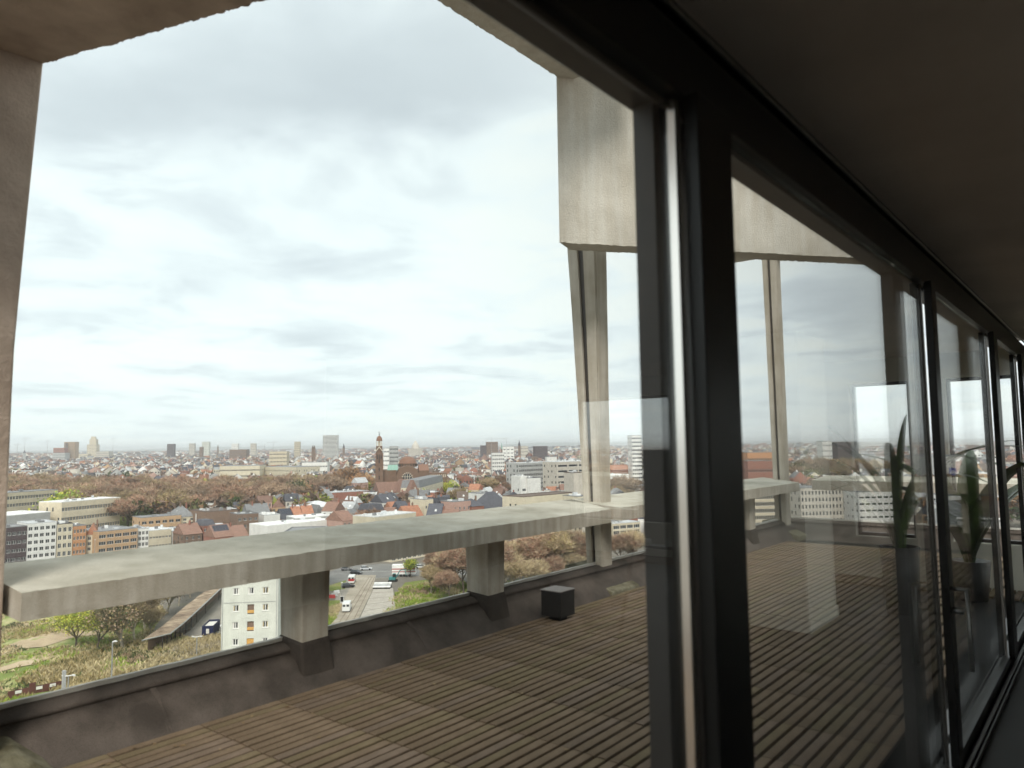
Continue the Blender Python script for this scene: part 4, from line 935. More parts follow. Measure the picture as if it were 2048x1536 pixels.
hero('long cream flats with black boxes on the roof', 1046, 1150, 345, 372, 990, 14, 'cream', 'brown', bays=20, floors=4, ww=1.2, wh=1.6, extras=0)
hero('low pavilion with dark windows at the end of the cream flats', 1153, 1180, 342, 346, 993, 12, 'cream', 'grey', bays=3, floors=3, ww=2.2)
hero('small white cube-shaped modern house', 1040, 1054, 455, 458, 953, 10, 'white', 'white', bays=1, floors=3, ww=2.5, wh=1.6)
hero('white roof-top house with black stripe windows', 1055, 1080, 456, 462, 956, 10, 'white', 'slate', bays=6, floors=2, ww=1.4)
hero('glass balcony apartment block, front of the pair', 1037, 1116, 560, 590, 925, 14, 'grey', 'pale', bays=22, floors=9, ww=1.5, wh=1.9, name='apartment_block', cat='apartment block')
hero('pale grey slab building with long ribbon windows', 1114, 1176, 540, 560, 923, 16, 'stone', 'pale', bays=3, floors=8, ww=9, wh=1.6, div=1, name='office_block', cat='office')
hero('tall blank white party wall with cream render', 1146, 1164, 420, 423, 946, 10, 'stone', 'brown', bays=1, floors=1, ww=.5)
hero('yellow-grey multistorey seen under the right railing', 1222, 1276, 325, 332, 1046, 14, 'beige', 'pale', bays=4, floors=4, ww=3.6, wh=1.5, div=3, gf=2.6, single=True, name='apartment_block', cat='apartment block')
hero('brick houses with orange roofs beside the flared column', 1222, 1262, 640, 660, 930, 12, 'red', 'orange', 'gable', 4, bays=10, floors=3, chim=4)
hero('low white shed roof below the orange roofs', 1222, 1256, 520, 530, 950, 14, 'white', 'white', bays=5, floors=1)
# courtyard stone building behind the bare trees
hero('grey stone terraced building behind the bare trees', 1010, 1120, 284, 300, 1066, 12, 'stone', 'slate', 'mansard', 3, bays=14, floors=3, ww=1.1, wh=1.7, name='town_house')
hero('brown and white apartment block behind the white trailer', 783, 900, 292, 318, 1084, 14, 'cream', 'grey', bays=12, floors=4, ww=1.9, wh=1.5, single=True, name='apartment_block', cat='apartment block')

# pale apartment block close below the railing: sheet cladding, windows and loggias
A = dirx(449, 157); B = dirx(560, 158.4); w_ = (B-A).length; rz = math.atan2(B.y-A.y, B.x-A.x)
t = thing('apartment_block', (A.x, A.y, 0), 'pale grey-green clad apartment block with three columns of windows, behind the left pillar', 'apartment block', rz=rz)
HERO.append((430, 690, 120, 260))
hb_ = 19.3; scale_ = w_/(560-449)
def zpx(y): return hgt(510, y, 160)
rows = [1143.5, 1177, 1210.5, 1244, 1277]; ops = []; wins = []
for cx in (477, 506, 535):
    for y in rows:
        a_ = (cx-6.2-449)*scale_; b_ = (cx+6.2-449)*scale_; c_, d_ = zpx(y+6.8), zpx(y-6.2)
        if cx == 506 and y in rows[2:4]: a_ = (cx-6.4-449)*scale_; b_ = (cx+6.8-449)*scale_; c_ = zpx(y+13); d_ = zpx(y-6.5)
        if cx == 506 and y == rows[4]: a_ = (cx-7-449)*scale_; b_ = (cx+6.8-449)*scale_; c_ = .1; d_ = zpx(y-6)
        ops.append((a_, b_, c_, d_)); wins.append((cx, y, a_, b_, c_, d_))
mb = MB(); facade(mb, w_, hb_, ops, reveal=.35); dp = 84
mb.quad((0, dp, 0), (0, 0, 0), (0, 0, hb_), (0, dp, hb_)); mb.quad((w_, 0, 0), (w_, dp, 0), (w_, dp, hb_), (w_, 0, hb_)); mb.quad((w_, dp, 0), (0, dp, 0), (0, dp, hb_), (w_, dp, hb_)); mb.quad((0, 0, hb_), (w_, 0, hb_), (w_, dp, hb_), (0, dp, hb_))
mb.build('wall', M['w_palegreen'], t)
mb = MB(); k = 0; x = .35
while x < w_-.2:                                     # vertical standing seams of the cladding, clear of the windows
    segs = [(0, hb_)]
    for _, _, a_, b_, c_, d_ in wins:
        if a_-.06 < x < b_+.06:
            segs = [s for q in segs for s in ((q[0], min(q[1], c_-.06)), (max(q[0], d_+.06), q[1])) if s[1]-s[0] > .1]
    for s in segs: mb.box(x-.02, x+.02, -.05, -.003, s[0], s[1])
    x += .52
mb.build('cladding_seams', M['w_palegreen'], t)['kind'] = 'stuff'
MB().box(.4, w_-.5, -.09, -.052, zpx(1199.5)-.05, zpx(1199.5)+.05).build('flashing', M['w_grey'], t)
for xx in (.22, w_-.28): MB().box(xx-.07, xx+.07, -.16, -.055, .3, hb_-.4).build('downpipe', M['w_grey'], t)
mb = MB(); roof_mesh(mb, w_, dp, hb_, 'flat', 0); mb.build('roof', M['r_grey'], t)
M['ply'] = mat('orange_plywood', (.60, .34, .10), .7, .1, 3)
for cx, y, a_, b_, c_, d_ in wins:
    if cx == 506 and y == rows[4]: MB().box(a_, b_, .18, .24, c_, d_).build('door', M['ply'], t); continue
    if cx == 506 and y in rows[2:4]:
        MB().box(a_, b_, .30, .34, c_, d_).build('loggia_back', M['w_brown'], t); zc_ = c_+(d_-c_)*.12
        MB().box(a_, b_, .04, .08, zc_, c_+(d_-c_)*.42).build('balcony_panel', M['ply'], t); continue
    win = thing('window', (a_, .18, c_), None, None); win.parent = t; del win['kind']
    f = .13; W_, H_ = b_-a_, d_-c_; mb = MB()
    mb.box(0, W_, -.06, .02, 0, f); mb.box(0, W_, -.06, .02, H_-f, H_); mb.box(0, f, -.06, .02, f, H_-f); mb.box(W_-f, W_, -.06, .02, f, H_-f); mb.box(W_/2-f*.6, W_/2+f*.6, -.06, .02, f, H_-f)
    mb.build('frame', M['wframe'], win); mb = MB(); mb.quad((0, .03, 0), (W_, .03, 0), (W_, .03, H_), (0, .03, H_)); mb.build('pane', M['pane'], win)
    cb = random.Random(cx+int(y)); mb = MB()
    for s in (0, 1):
        wv = W_*cb.uniform(.06, .2); x0_ = f if s == 0 else W_-f-wv; mb.quad((x0_, .026, f), (x0_+wv, .026, f), (x0_+wv, .026, H_-f), (x0_, .026, H_-f))
    mb.build('curtain', M['straw'] if cb.random() < .4 else M['paper'], win)
    MB().box(-.12, W_+.12, -.26, -.19, -.12, -.02).build('sill', M['wframe'], win)

# --- church with brick tower
D = 590; tx = 758.5; p = dirx(tx, D); fr_ = math.atan2(p.y, p.x)-math.pi/2
ch = thing('brick_church', (p.x, p.y, 0), 'brown brick church with a tall domed bell tower and a big arched window', 'church', rz=fr_)
HERO.append((735, 900, 540, 690))
u = D/FPX/math.cos(math.radians(10))                 # metres per photo pixel there
def zq(y, x=tx): return hgt(x, y, D)
M['brick_c'] = mat('brown_church_brick', (.17, .105, .072), .9, .14, .5, detail=9)
M['dome_c'] = mat('copper_brown_dome', (.22, .115, .075), .6, .12, .5)
M['stone_c'] = mat('cream_church_stone', (.60, .54, .44), .8, .05, 1)
hw = 7.9*u
mb = MB(); zb = zq(905); mb.frustum([(-hw, -hw, 0), (hw, -hw, 0), (hw, hw, 0), (-hw, hw, 0)], [(-hw*.9, -hw*.9, zb), (hw*.9, -hw*.9, zb), (hw*.9, hw*.9, zb), (-hw*.9, hw*.9, zb)]); mb.build('tower', M['brick_c'], ch)
mb = MB(); z2 = zq(892); mb.prism([(hw*.82*math.cos(a), hw*.82*math.sin(a)) for a in [math.pi/8+i*math.pi/4 for i in range(8)]], zb, z2); mb.build('belfry', M['brick_c'], ch)
for s in (-1, 1):
    mb = MB(); mb.add([(0, -hw*.93, z2-1.2), (s*hw*.75, -hw*.93, zb+.8), (s*hw*.75, -hw*.93, zb+1.7), (0, -hw*.93, z2-.2)], [(0, 1, 2, 3)] if s > 0 else [(3, 2, 1, 0)]); mb.build('chevron', M['stone_c'], ch)
mb = MB(); z3 = zq(882); 
for i in range(8):
    a_ = math.pi/8+i*math.pi/4; mb.tube((hw*.66*math.cos(a_), hw*.66*math.sin(a_), z2), (hw*.66*math.cos(a_), hw*.66*math.sin(a_), z3), .32)
mb.tube((0, 0, z2), (0, 0, z3), hw*.35); mb.build('lantern', M['stone_c'], ch)
mb = MB(); z4 = zq(872); mb.lathe([(hw*.78, z3)]+[(hw*.74*math.cos(a), z3+.2+(z4-z3)*math.sin(a)) for a in [i*math.pi/12 for i in range(7)]], (0, 0), 14); mb.build('dome', M['dome_c'], ch, smooth=True)
mb = MB(); mb.tube((0, 0, z4-.3), (0, 0, zq(862.5)), .28, .12); mb.tube((-.9, 0, zq(865)), (.9, 0, zq(865)), .13); mb.tube((0, 0, zq(869)), (0, 0, zq(868)), .6, .6, 8); mb.build('finial', M['black'], ch)
for k in range(4):
    z_ = zq(975)+k*(zb-zq(975))/4.3; MB().box(-.35, .35, -hw*1.0, -hw*.90, z_, z_+3).build('slit_window', M['black'], ch)
for s in (-1, 0, 1): MB().box(s*1.5-.4, s*1.5+.4, -hw*.965, -hw*.90, zq(918), zq(909)).build('belfry_opening', M['black'], ch)
for z_ in (zq(912), zq(930)): MB().box(-hw*.96, hw*.96, -hw*.97, hw*.96, z_, z_+.35).build('band', M['brick_c'], ch)
def X(px): return (px-tx)*u
# crossing with big arched gable
gx0, gx1, gxc = X(792), X(836), X(814); zg = zq(952); zt_ = zq(933)
def arch(cx, r_, z0, n=14, y=0, zs=1.0): return [(cx+r_*math.cos(math.pi*i/n), y, z0+r_*zs*math.sin(math.pi*i/n)) for i in range(n+1)]
mb = MB(); R2 = (gx1-gx0)/2; n = 14
f0 = [(gx1, 0, 0)]+arch((gx0+gx1)/2, R2, zg, n, 0, (zt_-zg)/R2)+[(gx0, 0, 0)]; f1 = [(x, 26, z) for x, _, z in f0]; K = len(f0)
mb.add(f0+f1, [tuple(range(K)), tuple(range(K, 2*K))[::-1]]+[(i, K+i, K+(i+1) % K, (i+1) % K) for i in range(K)]); mb.build('nave', M['brick_c'], ch)
wr = X(823)-X(814); zw = zq(957); mb = MB(); f0 = arch(X(813), wr, zw, 12, -.15, .95); mb.add(f0+[(X(813)-wr, -.15, zq(967)), (X(813)+wr, -.15, zq(967))], [tuple(range(13))+(13, 14)]); mb.build('arched_window', M['pane'], ch)
mb = MB()
for k in (-.5, 0, .5): mb.box(X(813)+k*wr-.15, X(813)+k*wr+.15, -.4, -.16, zq(967), zw+wr*.93*math.sqrt(1-k*k))
for z_ in (zw-1.2, zw+.8): mb.box(X(813)-wr*.95, X(813)+wr*.95, -.38, -.17, z_, z_+.3)
mb.build('window_tracery', M['stone_c'], ch)
for i in range(16):
    a0, a1 = math.pi*i/16, math.pi*(i+1)/16; c_ = X(813)
    if i % 2: continue
    mb = MB(); mb.add([(c_+wr*1.05*math.cos(a), -.2, zw+wr*1.02*math.sin(a)) for a in (a0, a1)]+[(c_+wr*1.22*math.cos(a), -.2, zw+wr*1.2*math.sin(a)) for a in (a1, a0)], [(0, 1, 2, 3)]); mb.build('arch_stone', M['stone_c'], ch)
mb = MB(); cxd = X(816); zd0 = zq(929); rd = X(834)-X(816)
mb.tube((cxd, 22, zq(936)), (cxd, 22, zd0), rd*1.02, rd*1.0, 20); mb.build('drum', M['brick_c'], ch)
mb = MB()
for i in range(20): a_ = i*math.pi/10; mb.box(cxd+rd*1.03*math.cos(a_)-.3, cxd+rd*1.03*math.cos(a_)+.3, 22+rd*1.03*math.sin(a_)-.3, 22+rd*1.03*math.sin(a_)+.3, zq(934), zq(930.5))
mb.build('drum_openings', M['black'], ch)['kind'] = 'stuff'
mb = MB(); zdt = zq(915.5); mb.lathe([(rd*1.06, zd0), (rd*1.04, zd0+.4)]+[(rd*.98*math.cos(a), zd0+.4+(zdt-zd0)*math.sin(a)) for a in [i*math.pi/16 for i in range(9)]], (cxd, 22), 24); mb.build('crossing_dome', M['dome_c'], ch, smooth=True)
mb = MB(); mb.box(X(765), gx0-.05, 2, 22, 0, zq(941)); mb.box(gx1+.05, X(856), 4, 22, 0, zq(943)); mb.box(X(856), X(893), 8, 20, 0, zq(949)); mb.build('aisle', M['brick_c'], ch)
mb = MB(); mb.add([(X(774), 2.1, zq(941)), (X(795), 2.1, zq(941)), (X(795), 14, zq(931)), (X(776), 14, zq(931))], [(0, 1, 2, 3)]); mb.build('copper_roof', M['r_green'], ch)
mb = MB(); mb.add([(gx1, 3.9, zq(943)), (X(857), 3.9, zq(943)), (X(855), 13, zq(931)), (gx1, 13, zq(931)), (X(857), 22, zq(943)), (gx1, 22, zq(943))], [(0, 1, 2, 3), (3, 2, 4, 5), (1, 4, 2)]); mb.build('side_roof', M['dome_c'], ch)
mb = MB()
for k in range(9): MB.box(mb, X(858+k*3.8), X(859.8+k*3.8), 7.8, 7.96, zq(958), zq(952))
mb.build('aisle_windows', M['stone_c'], ch)['kind'] = 'stuff'
hero('long red brick wing with orange-brown tiled roof below the church', 759, 816, 512, 524, 964, 12, 'red', 'redbrown', 'gable', 7, bays=12, floors=3, ww=1.6, wh=1.8, name='school_building', cat='building')
hero('cream stepped-gable house beside the church wing', 816, 838, 500, 504, 960, 26, 'cream', 'redbrown', 'front', 9, bays=3, floors=4, ww=1.2, wh=2.2)
hero('long cream building with grey slate mansard right of the church', 839, 886, 505, 590, 955, 13, 'cream', 'grey', 'mansard', 5, bays=14, floors=3, ww=1.3, wh=2.2, name='school_building', cat='building')
hero('low brown workshop roofs at the foot of the church tower', 738, 800, 470, 480, 990, 14, 'brown', 'grey', bays=8, floors=2)

# --- skyline towers
def tower(label, x0, x1, ytop, D, wall, floors, bays, depth=None, name='tower_block', roof='grey', cat='tower block', ww=None, frame='wframe', D1=None, wh=1.9, **k):
    w0 = (x1-x0)*D/FPX
    HERO.append((x0-2, x1+2, D-60, D+60))
    return building(label, x0, x1, D, D1 or D+w0*.12, ytop, depth or max(14, w0*.8), wall, roof, 'flat', bays=bays, floors=floors, ww=ww or w0/bays*.62, wh=wh, div=1, name=name, cat=cat, frame=frame, extras=0, **k)
tower('wide brown skyscraper with paired cream ribs, left one on the skyline', 128, 150, 884, 2500, 'tan', 18, 7)
tower('darker side slab of the wide brown skyscraper', 128.5, 133, 886, 2470, 'brown', 16, 2)
tower('dark red brick block left of the brown skyscraper', 107, 129, 896, 2450, 'red', 7, 8)
tower('low purple-grey slab at the foot of the red block', 106, 131, 906, 2300, 'grey', 5, 9)
t, w1, h1 = tower('slender stepped stone skyscraper, tallest on the left skyline', 174, 193, 889, 2900, 'beige', 12, 6)
tw = dirx(183.5, 2900)
for i, (hw_, y) in enumerate(((6.3, 878), (4.0, 873))):
    zt2 = hgt(183, y, 2900); mm_ = hw_*2900/FPX; mb = MB(); mb.box(w1/2-mm_, w1/2+mm_, 8+i, 8+i+2*mm_*.8, h1-2, zt2); mb.build('setback', M['w_beige'], t)
tower('long low stone wing beside the slender skyscraper', 155, 176, 908, 2850, 'beige', 4, 10)
tower('grey block right of the slender skyscraper', 193, 218, 903, 2700, 'stone', 5, 9)
tower('dark blue-grey office tower', 334, 348, 888, 2600, 'dark', 12, 6)
tower('pale narrow tower right of the dark blue one', 378, 389, 887, 3000, 'stone', 12, 4)
tower('pale turquoise tower beside a slim spire', 404, 418, 883.5, 2700, 'palegreen', 12, 5)
tower('small brown tower below the turquoise one', 399, 405, 894, 2300, 'brown', 8, 2)
tower('white slab tower above a brown block', 463, 476, 887.5, 2800, 'white', 10, 5)
tower('brown stone block under the white slab tower', 459, 493, 899, 2100, 'brown', 5, 12)
tower('plain white tower left of the cranes', 501, 511.5, 887, 2500, 'stone', 11, 4)
tower('slim cream tower right of the cranes', 588.5, 600, 883.5, 2100, 'beige', 12, 3)
tower('cream modernist block with a dark central stair strip', 539, 574, 903, 1150, 'beige', 7, 12)
tower('large white-and-grey chequered tower', 645.5, 675, 870.5, 2000, 'white', 22, 17, ww=2.1, wh=2.4, name='chequered_tower')
tower('black and white balcony tower behind the church, front', 767, 778, 897, 900, 'white', 8, 5)
tower('black and white balcony tower behind the church, right', 779, 796, 893, 930, 'grey', 9, 8, wh=2.4)
tower('grey tower block with brown upper floors beneath the crane', 973, 996, 884, 1900, 'brown', 9, 9)
tower('dark low wing left of the crane building', 961, 974, 891, 1900, 'dark', 7, 4)
tower('white ribbon-window block right of the thin spire', 1005, 1028, 893.5, 1500, 'white', 6, 3)
tower('pale block beside the dark church spire', 1042, 1056, 892.5, 1700, 'stone', 6, 6)
tower('dark blue glass office block near the flared column', 1069, 1095, 892.5, 1500, 'dark', 8, 10)
tower('white twin-slab flats in front of the crane building', 984, 1008, 906, 900, 'white', 8, 6)
tower('low white building right of the park, ring of pale flats', 440, 520, 932, 860, 'cream', 4, 36, cat='apartment block')
tower('curving row of cream flats behind the park', 520, 592, 934, 900, 'cream', 4, 30, cat='apartment block', D1=860)
tower('white modern flats right of the curving cream row', 604, 655, 925, 960, 'white', 4, 16, cat='apartment block')
tower('white tower with rows of triangular windows', 1264, 1283, 871, 640, 'white', 15, 5, ww=2.4, wh=1.6, name='triangle_window_tower')
tower('small white box building on the right skyline', 1093, 1113, 914, 900, 'white', 3, 4)
tower('dark glass apartment block seen through the second pane, left slab', 1675, 1722, 884, 1000, 'dark', 12, 14, ww=1.2)
tower('dark glass apartment block seen through the second pane, right slab', 1722, 1784, 884, 980, 'grey', 12, 18, ww=1.3)
tower('pale tower left of the dark glass block', 1645, 1664, 883, 900, 'white', 7, 6)
tower('orange brick housing block behind the near trees', 1494, 1560, 905, 640, 'orange', 5, 18)
tower('red brick housing block lower in the orange haze', 1494, 1545, 922, 520, 'red', 4, 14)
tower('white curved modern block below the far railing', 1712, 1784, 984, 335, 'white', 7, 6, ww=2.2, wh=1.0)
tower('historic pale stone block with many tall windows', 1597, 1692, 976, 345, 'stone', 7, 14, ww=.8, wh=1.9, cat='building', name='stone_building')
tower('cream housing row below the railing left of the far corner', 1494, 1580, 985, 360, 'beige', 6, 20, ww=.9)
tower('white facade with dark windows seen through the third pane', 1892, 1918, 992, 300, 'white', 6, 4, ww=3)
# stadium-like white roof and its blue sign, third pane
t, w1, h1 = tower('long white exhibition hall roof beyond the third pane', 1888, 1990, 912, 700, 'white', 2, 24, depth=120, cat='hall', name='exhibition_hall')
t = thing('blue_sign', tuple(at(1906, 945, 690)), 'blue sign board with a white arched emblem, in front of the white hall', 'sign', rz=math.atan2(RIGHT.y, RIGHT.x))
s_ = 690/FPX; MB().box(-7.5*s_, 7.5*s_, -.3, .3, -14*s_, 9*s_).build('board', mat('blue_board', (.05, .07, .35), .6, 0), t)
mb = MB()
for i in range(16):
    a0, a1 = math.pi*i/16, math.pi*(i+1)/16
    for R1, R2_ in ((6, 4.4), (3.0, 1.6)): mb.add([(s_*R*math.cos(a), -.45, s_*(R*1.25*math.sin(a)-3)) for R, a in ((R1, a0), (R1, a1), (R2_, a1), (R2_, a0))], [(0, 1, 2, 3)])
for s in (-1, 1): mb.box(s*5.2*s_-.8*s_, s*5.2*s_+.8*s_, -.45, -.35, -13*s_, -3*s_)
mb.build('emblem', M['r_white'], t)
a_ = dirx(1905, 260); t = thing('low_hall', (a_.x, a_.y, 0), 'low hall with brown ribbed roof and white edging beyond the third pane', 'hall', rz=math.atan2(RIGHT.y, RIGHT.x)-.3)
HERO.append((1890, 2010, 200, 340))
hh = hgt(1930, 1030, 270)
MB().box(0, 26, 0, 40, 0, hh).build('wall', M['w_grey'], t)
for k in range(14): MB().frustum([(k*1.85, -.4, hh), (k*1.85+1.6, -.4, hh), (k*1.85+1.6, 40, hh+3), (k*1.85, 40, hh+3)], [(k*1.85, -.4, hh+.2), (k*1.85+1.6, -.4, hh+.2), (k*1.85+1.6, 40, hh+3.2), (k*1.85, 40, hh+3.2)]).build('roof_sheet', M['r_brown' if k > 4 else 'r_grey'], t)
MB().box(-.3, 26.2, -.8, -.42, hh-.3, hh+.3).build('gutter', M['r_white'], t)

# spires, dome building, cranes
def spire(label, x, ybase, ytop, D, wpx, roof='slate', wall='brown'):
    p = dirx(x, D); t = thing('church_spire', (p.x, p.y, 0), label, 'church spire'); HERO.append((x-4, x+4, D-30, D+30))
    h0 = hgt(x, ybase, D); h1 = hgt(x, ytop, D); r_ = wpx/2*D/FPX
    MB().box(-r_, r_, -r_, r_, 0, h0).build('tower', M['w_'+wall], t); mb = MB(); mb.frustum([(-r_*1.1, -r_*1.1, h0), (r_*1.1, -r_*1.1, h0), (r_*1.1, r_*1.1, h0), (-r_*1.1, r_*1.1, h0)], [(-.1, -.1, h1), (.1, -.1, h1), (.1, .1, h1), (-.1, .1, h1)]); mb.build('spire', M['r_'+roof], t)
spire('left one of the twin brown church spires', 625.5, 897, 889.5, 1500, 3, 'brown'); spire('right one of the twin brown church spires', 628.8, 897, 890, 1500, 3, 'brown')
spire('slim grey spire right of the chequered tower', 687.5, 895, 887, 2100, 3)
spire('slim spire beside the turquoise tower', 436, 896, 889, 2500, 2.2, 'brown')
spire('pale green needle spire near the crane building', 1003.5, 898, 885, 1300, 2.2, 'green')
spire('tall dark church spire right of the cranes', 1038.5, 891, 880, 1600, 3.6)
spire('small dark onion tower on the far left skyline', 49.5, 906, 900, 2300, 4, 'slate', 'grey')
p = dirx(831, 2000); t = thing('domed_station', (p.x, p.y, 0), 'large stone building with pointed central dome on the skyline', 'station'); HERO.append((818, 845, 1940, 2060))
k_ = 2000/FPX; h0 = hgt(831, 891, 2000); MB().box(-13*k_, 13*k_, -9, 9, 0, h0-8).build('wall', M['w_stone'], t)
mb = MB(); mb.lathe([(8*k_, h0-8), (7*k_, h0), (4.2*k_, h0+6), (1.8*k_, h0+11), (1.2*k_, h0+12), (1.0*k_, hgt(831, 883, 2000)), (.1, hgt(831, 880, 2000))], (0, 0), 12); mb.build('dome', M['w_stone'], t)
def crane(label, x, ytop, D, jl, jr, ang=0.0, col='w_grey'):
    p = dirx(x, D); t = thing('tower_crane', (p.x, p.y, 0), label, 'crane', 'cranes on the skyline'); h = hgt(x, ytop, D); k_ = D/FPX; r_ = .45*k_; m_ = M[col]
    mb = MB()
    for sx in (-1, 1):
        for sy in (-1, 1): mb.tube((sx*r_*.7, sy*r_*.7, 0), (sx*r_*.7, sy*r_*.7, h), r_*.18, n=4)
    for i in range(14): z = h*i/14; mb.tube((-r_*.7, -r_*.7, z), (r_*.7, -r_*.7, z+h/14), r_*.14, n=3)
    mb.build('mast', m_, t); rx = RIGHT; a_ = math.atan2(rx.y, rx.x)+ang; c_, s_ = math.cos(a_), math.sin(a_)
    mb = MB(); mb.tube((-c_*jl*k_, -s_*jl*k_, h), (c_*jr*k_, s_*jr*k_, h), r_*.45, n=4); mb.tube((0, 0, h), (0, 0, h+3.5*k_), r_*.4, n=4); mb.tube((0, 0, h+3.4*k_), (c_*jr*k_*.7, s_*jr*k_*.7, h), r_*.14, n=3); mb.tube((0, 0, h+3.4*k_), (-c_*jl*k_*.8, -s_*jl*k_*.8, h), r_*.14, n=3); mb.build('jib', m_, t)
    MB().box(-c_*jl*k_-r_, -c_*jl*k_+r_, -s_*jl*k_-r_, -s_*jl*k_+r_, h-1.5*k_, h).build('counterweight', m_, t)
crane('tower crane with long jib on the far left skyline', 49.5, 877, 2600, 5, 12, 0); crane('lower tower crane left of the skyscrapers', 35, 889, 2300, 5, 6)
crane('pale thin crane between the red block and the left edge', 95, 882, 3200, 2, 5); crane('thin crane mast right of the slender skyscraper', 226, 877, 3400, 2, 4)
crane('wide-jibbed crane above the cream modernist block', 546.5, 884.5, 1700, 11, 9); crane('lower crane left of the wide-jibbed one', 529, 892.5, 1900, 13, 2)
crane('red-and-white crane on the brown building under construction', 983, 877.5, 1850, 9, 27, 0); crane('dark crane right of the building under construction', 1013, 877.5, 1500, 5, 2.5)

# --- road scene in the middle: road, track bed, vehicles, trailer
gpoly('main_road', [(640, 1152), (690, 1132), (760, 1128), (1000, 1128), (1000, 1149), (800, 1153), (700, 1160), (640, 1172)], .010, M['road'])
gpoly('track_bed', [(712, 1150), (752, 1150), (745, 1180), (705, 1262), (640, 1290), (655, 1258), (690, 1195)], .018, M['cobble'])
gpoly('side_road', [(660, 1262), (700, 1180), (716, 1150), (700, 1150), (672, 1195), (640, 1262)], .014, M['asphalt'])
gpoly('lawn', [(646, 1202), (682, 1200), (662, 1250), (640, 1270)], .022, M['lawn'])
gpoly('lawn', [(655, 1172), (692, 1160), (690, 1178), (660, 1182)], .022, M['lawn'])
gpoly('embankment_lawn', [(810, 1165), (860, 1158), (930, 1162), (935, 1190), (870, 1205), (770, 1225), (790, 1190)], .022, M['lawn'])
for x0_, x1_ in ((738, 672), (743.5, 684), (749, 700)):
    ribbon('rail_track', [(x0_, 1155), (x1_, 1255)], .18, .05, M['w_brown'])
ribbon('road_marking', [(690, 1143), (1000, 1141)], .22, .03, M['paint']); ribbon('road_marking', [(700, 1158), (790, 1155)], .2, .03, M['paint'])
# paved curving roof / platform to the right of the tracks
M['slab'] = mat('pale_concrete_slabs', (.42, .385, .335), .85, .12, .6)
mb = MB(); Pq = [gnd(x, y) for x, y in ((752, 1176), (778, 1180), (790, 1200), (772, 1232), (690, 1262), (735, 1205))]
a4 = [gnd(748, 1178), gnd(712, 1256)]; b4 = [gnd(786, 1178), gnd(792, 1236)]
t = thing('paved_platform', tuple(a4[0]), 'long pale paved strip with curved joints beside the track bed', 'platform'); 
for k in range(6):
    s0, s1 = k/6, (k+1)/6-.012; q = [a4[0].lerp(a4[1], s0), a4[0].lerp(a4[1], s1), b4[0].lerp(b4[1], s1), b4[0].lerp(b4[1], s0)]
    mb = MB(); mb.prism([(p.x, p.y) for p in q], 0, .35); mb.build('slab', M['slab'], t, world=True)
def carpaint(n, c): M[n] = mat(n, c, .3, 0, spec=.6)
for n, c in (('car_silver', (.5, .52, .54)), ('car_black', (.02, .02, .025)), ('car_white', (.72, .73, .72)), ('car_grey', (.12, .12, .13)), ('car_blue', (.03, .05, .14)), ('car_red', (.35, .03, .03))): carpaint(n, c)
M['tyre'] = mat('tyre_rubber', (.02, .02, .02), .8, 0)
M['glasscar'] = mat('car_window', (.03, .035, .04), .08, 0, spec=.7)
def car(p, rz, paint, label, group='cars on the streets', L_=4.3, W=1.75, Hh=1.48):
    t = thing('car', (p.x, p.y, .02), label, 'car', group, rz); x = L_/2; y = W/2
    mb = MB(); pr = [(-x, .35), (-x, .80), (-x+.25, .92), (x-1.25, .90), (x-.1, .72), (x, .40), (x-.2, .28), (-x+.2, .28)]
    n = len(pr); mb.add([(a, -y, b) for a, b in pr]+[(a, y, b) for a, b in pr], [tuple(range(n)), tuple(range(n, 2*n))[::-1]]+[(i, n+i, n+(i+1) % n, (i+1) % n) for i in range(n)]); o = mb.build('body', M[paint], t); bev(o, .07)
    mb = MB(); mb.frustum([(-x+.15, -y+.06, .90), (x-1.1, -y+.06, .88), (x-1.1, y-.06, .88), (-x+.15, y-.06, .90)], [(-x+.6, -y+.22, Hh-.05), (x-2.0, -y+.22, Hh-.05), (x-2.0, y-.22, Hh-.05), (-x+.6, y-.22, Hh-.05)]); mb.build('windows', M['glasscar'], t)
    mb = MB(); mb.box(-x+.62, x-2.02, -y+.24, y-.24, Hh-.05, Hh); o = mb.build('roof', M[paint], t)
    for sx in (-x+.8, x-.8):
        for sy in (-1, 1): mb = MB(); mb.tube((sx, sy*(y-.18), .32), (sx, sy*(y+.02), .32), .32, n=12); mb.build('wheel', M['tyre'], t)
    for sy in (-1, 1):
        MB().box(x-.08, x+.02, sy*(y-.35)-.18, sy*(y-.35)+.18, .55, .70).build('headlight', M['car_white'], t); MB().box(-x-.02, -x+.05, sy*(y-.25)-.15, sy*(y-.25)+.15, .62, .80).build('tail_light', M['car_red'], t)
    return t
RZ = math.atan2(RIGHT.y, RIGHT.x)
car(gnd(732, 1140), RZ+.15, 'car_silver', 'silver hatchback driving on the main road, farthest left'); car(gnd(713, 1148), RZ-.35, 'car_black', 'black saloon turning off the main road behind the red-striped van')
car(gnd(694, 1141), RZ+.1, 'car_grey', 'dark grey car on the main road behind the street pole'); car(gnd(842, 1136.5), RZ+.1, 'car_silver', 'silver car right of the young green tree')
car(gnd(869, 1148), RZ+.05, 'car_blue', 'dark blue car on the main road beyond the young green tree'); car(gnd(1060, 1132), RZ, 'car_black', 'black car parked behind the bare trees')
car(gnd(1038, 1114), RZ+.6, 'car_grey', 'dark grey car half hidden in the bare trees'); car(gnd(696, 1175), RZ+.4, 'car_black', 'black car parked on the verge below the red-striped van')
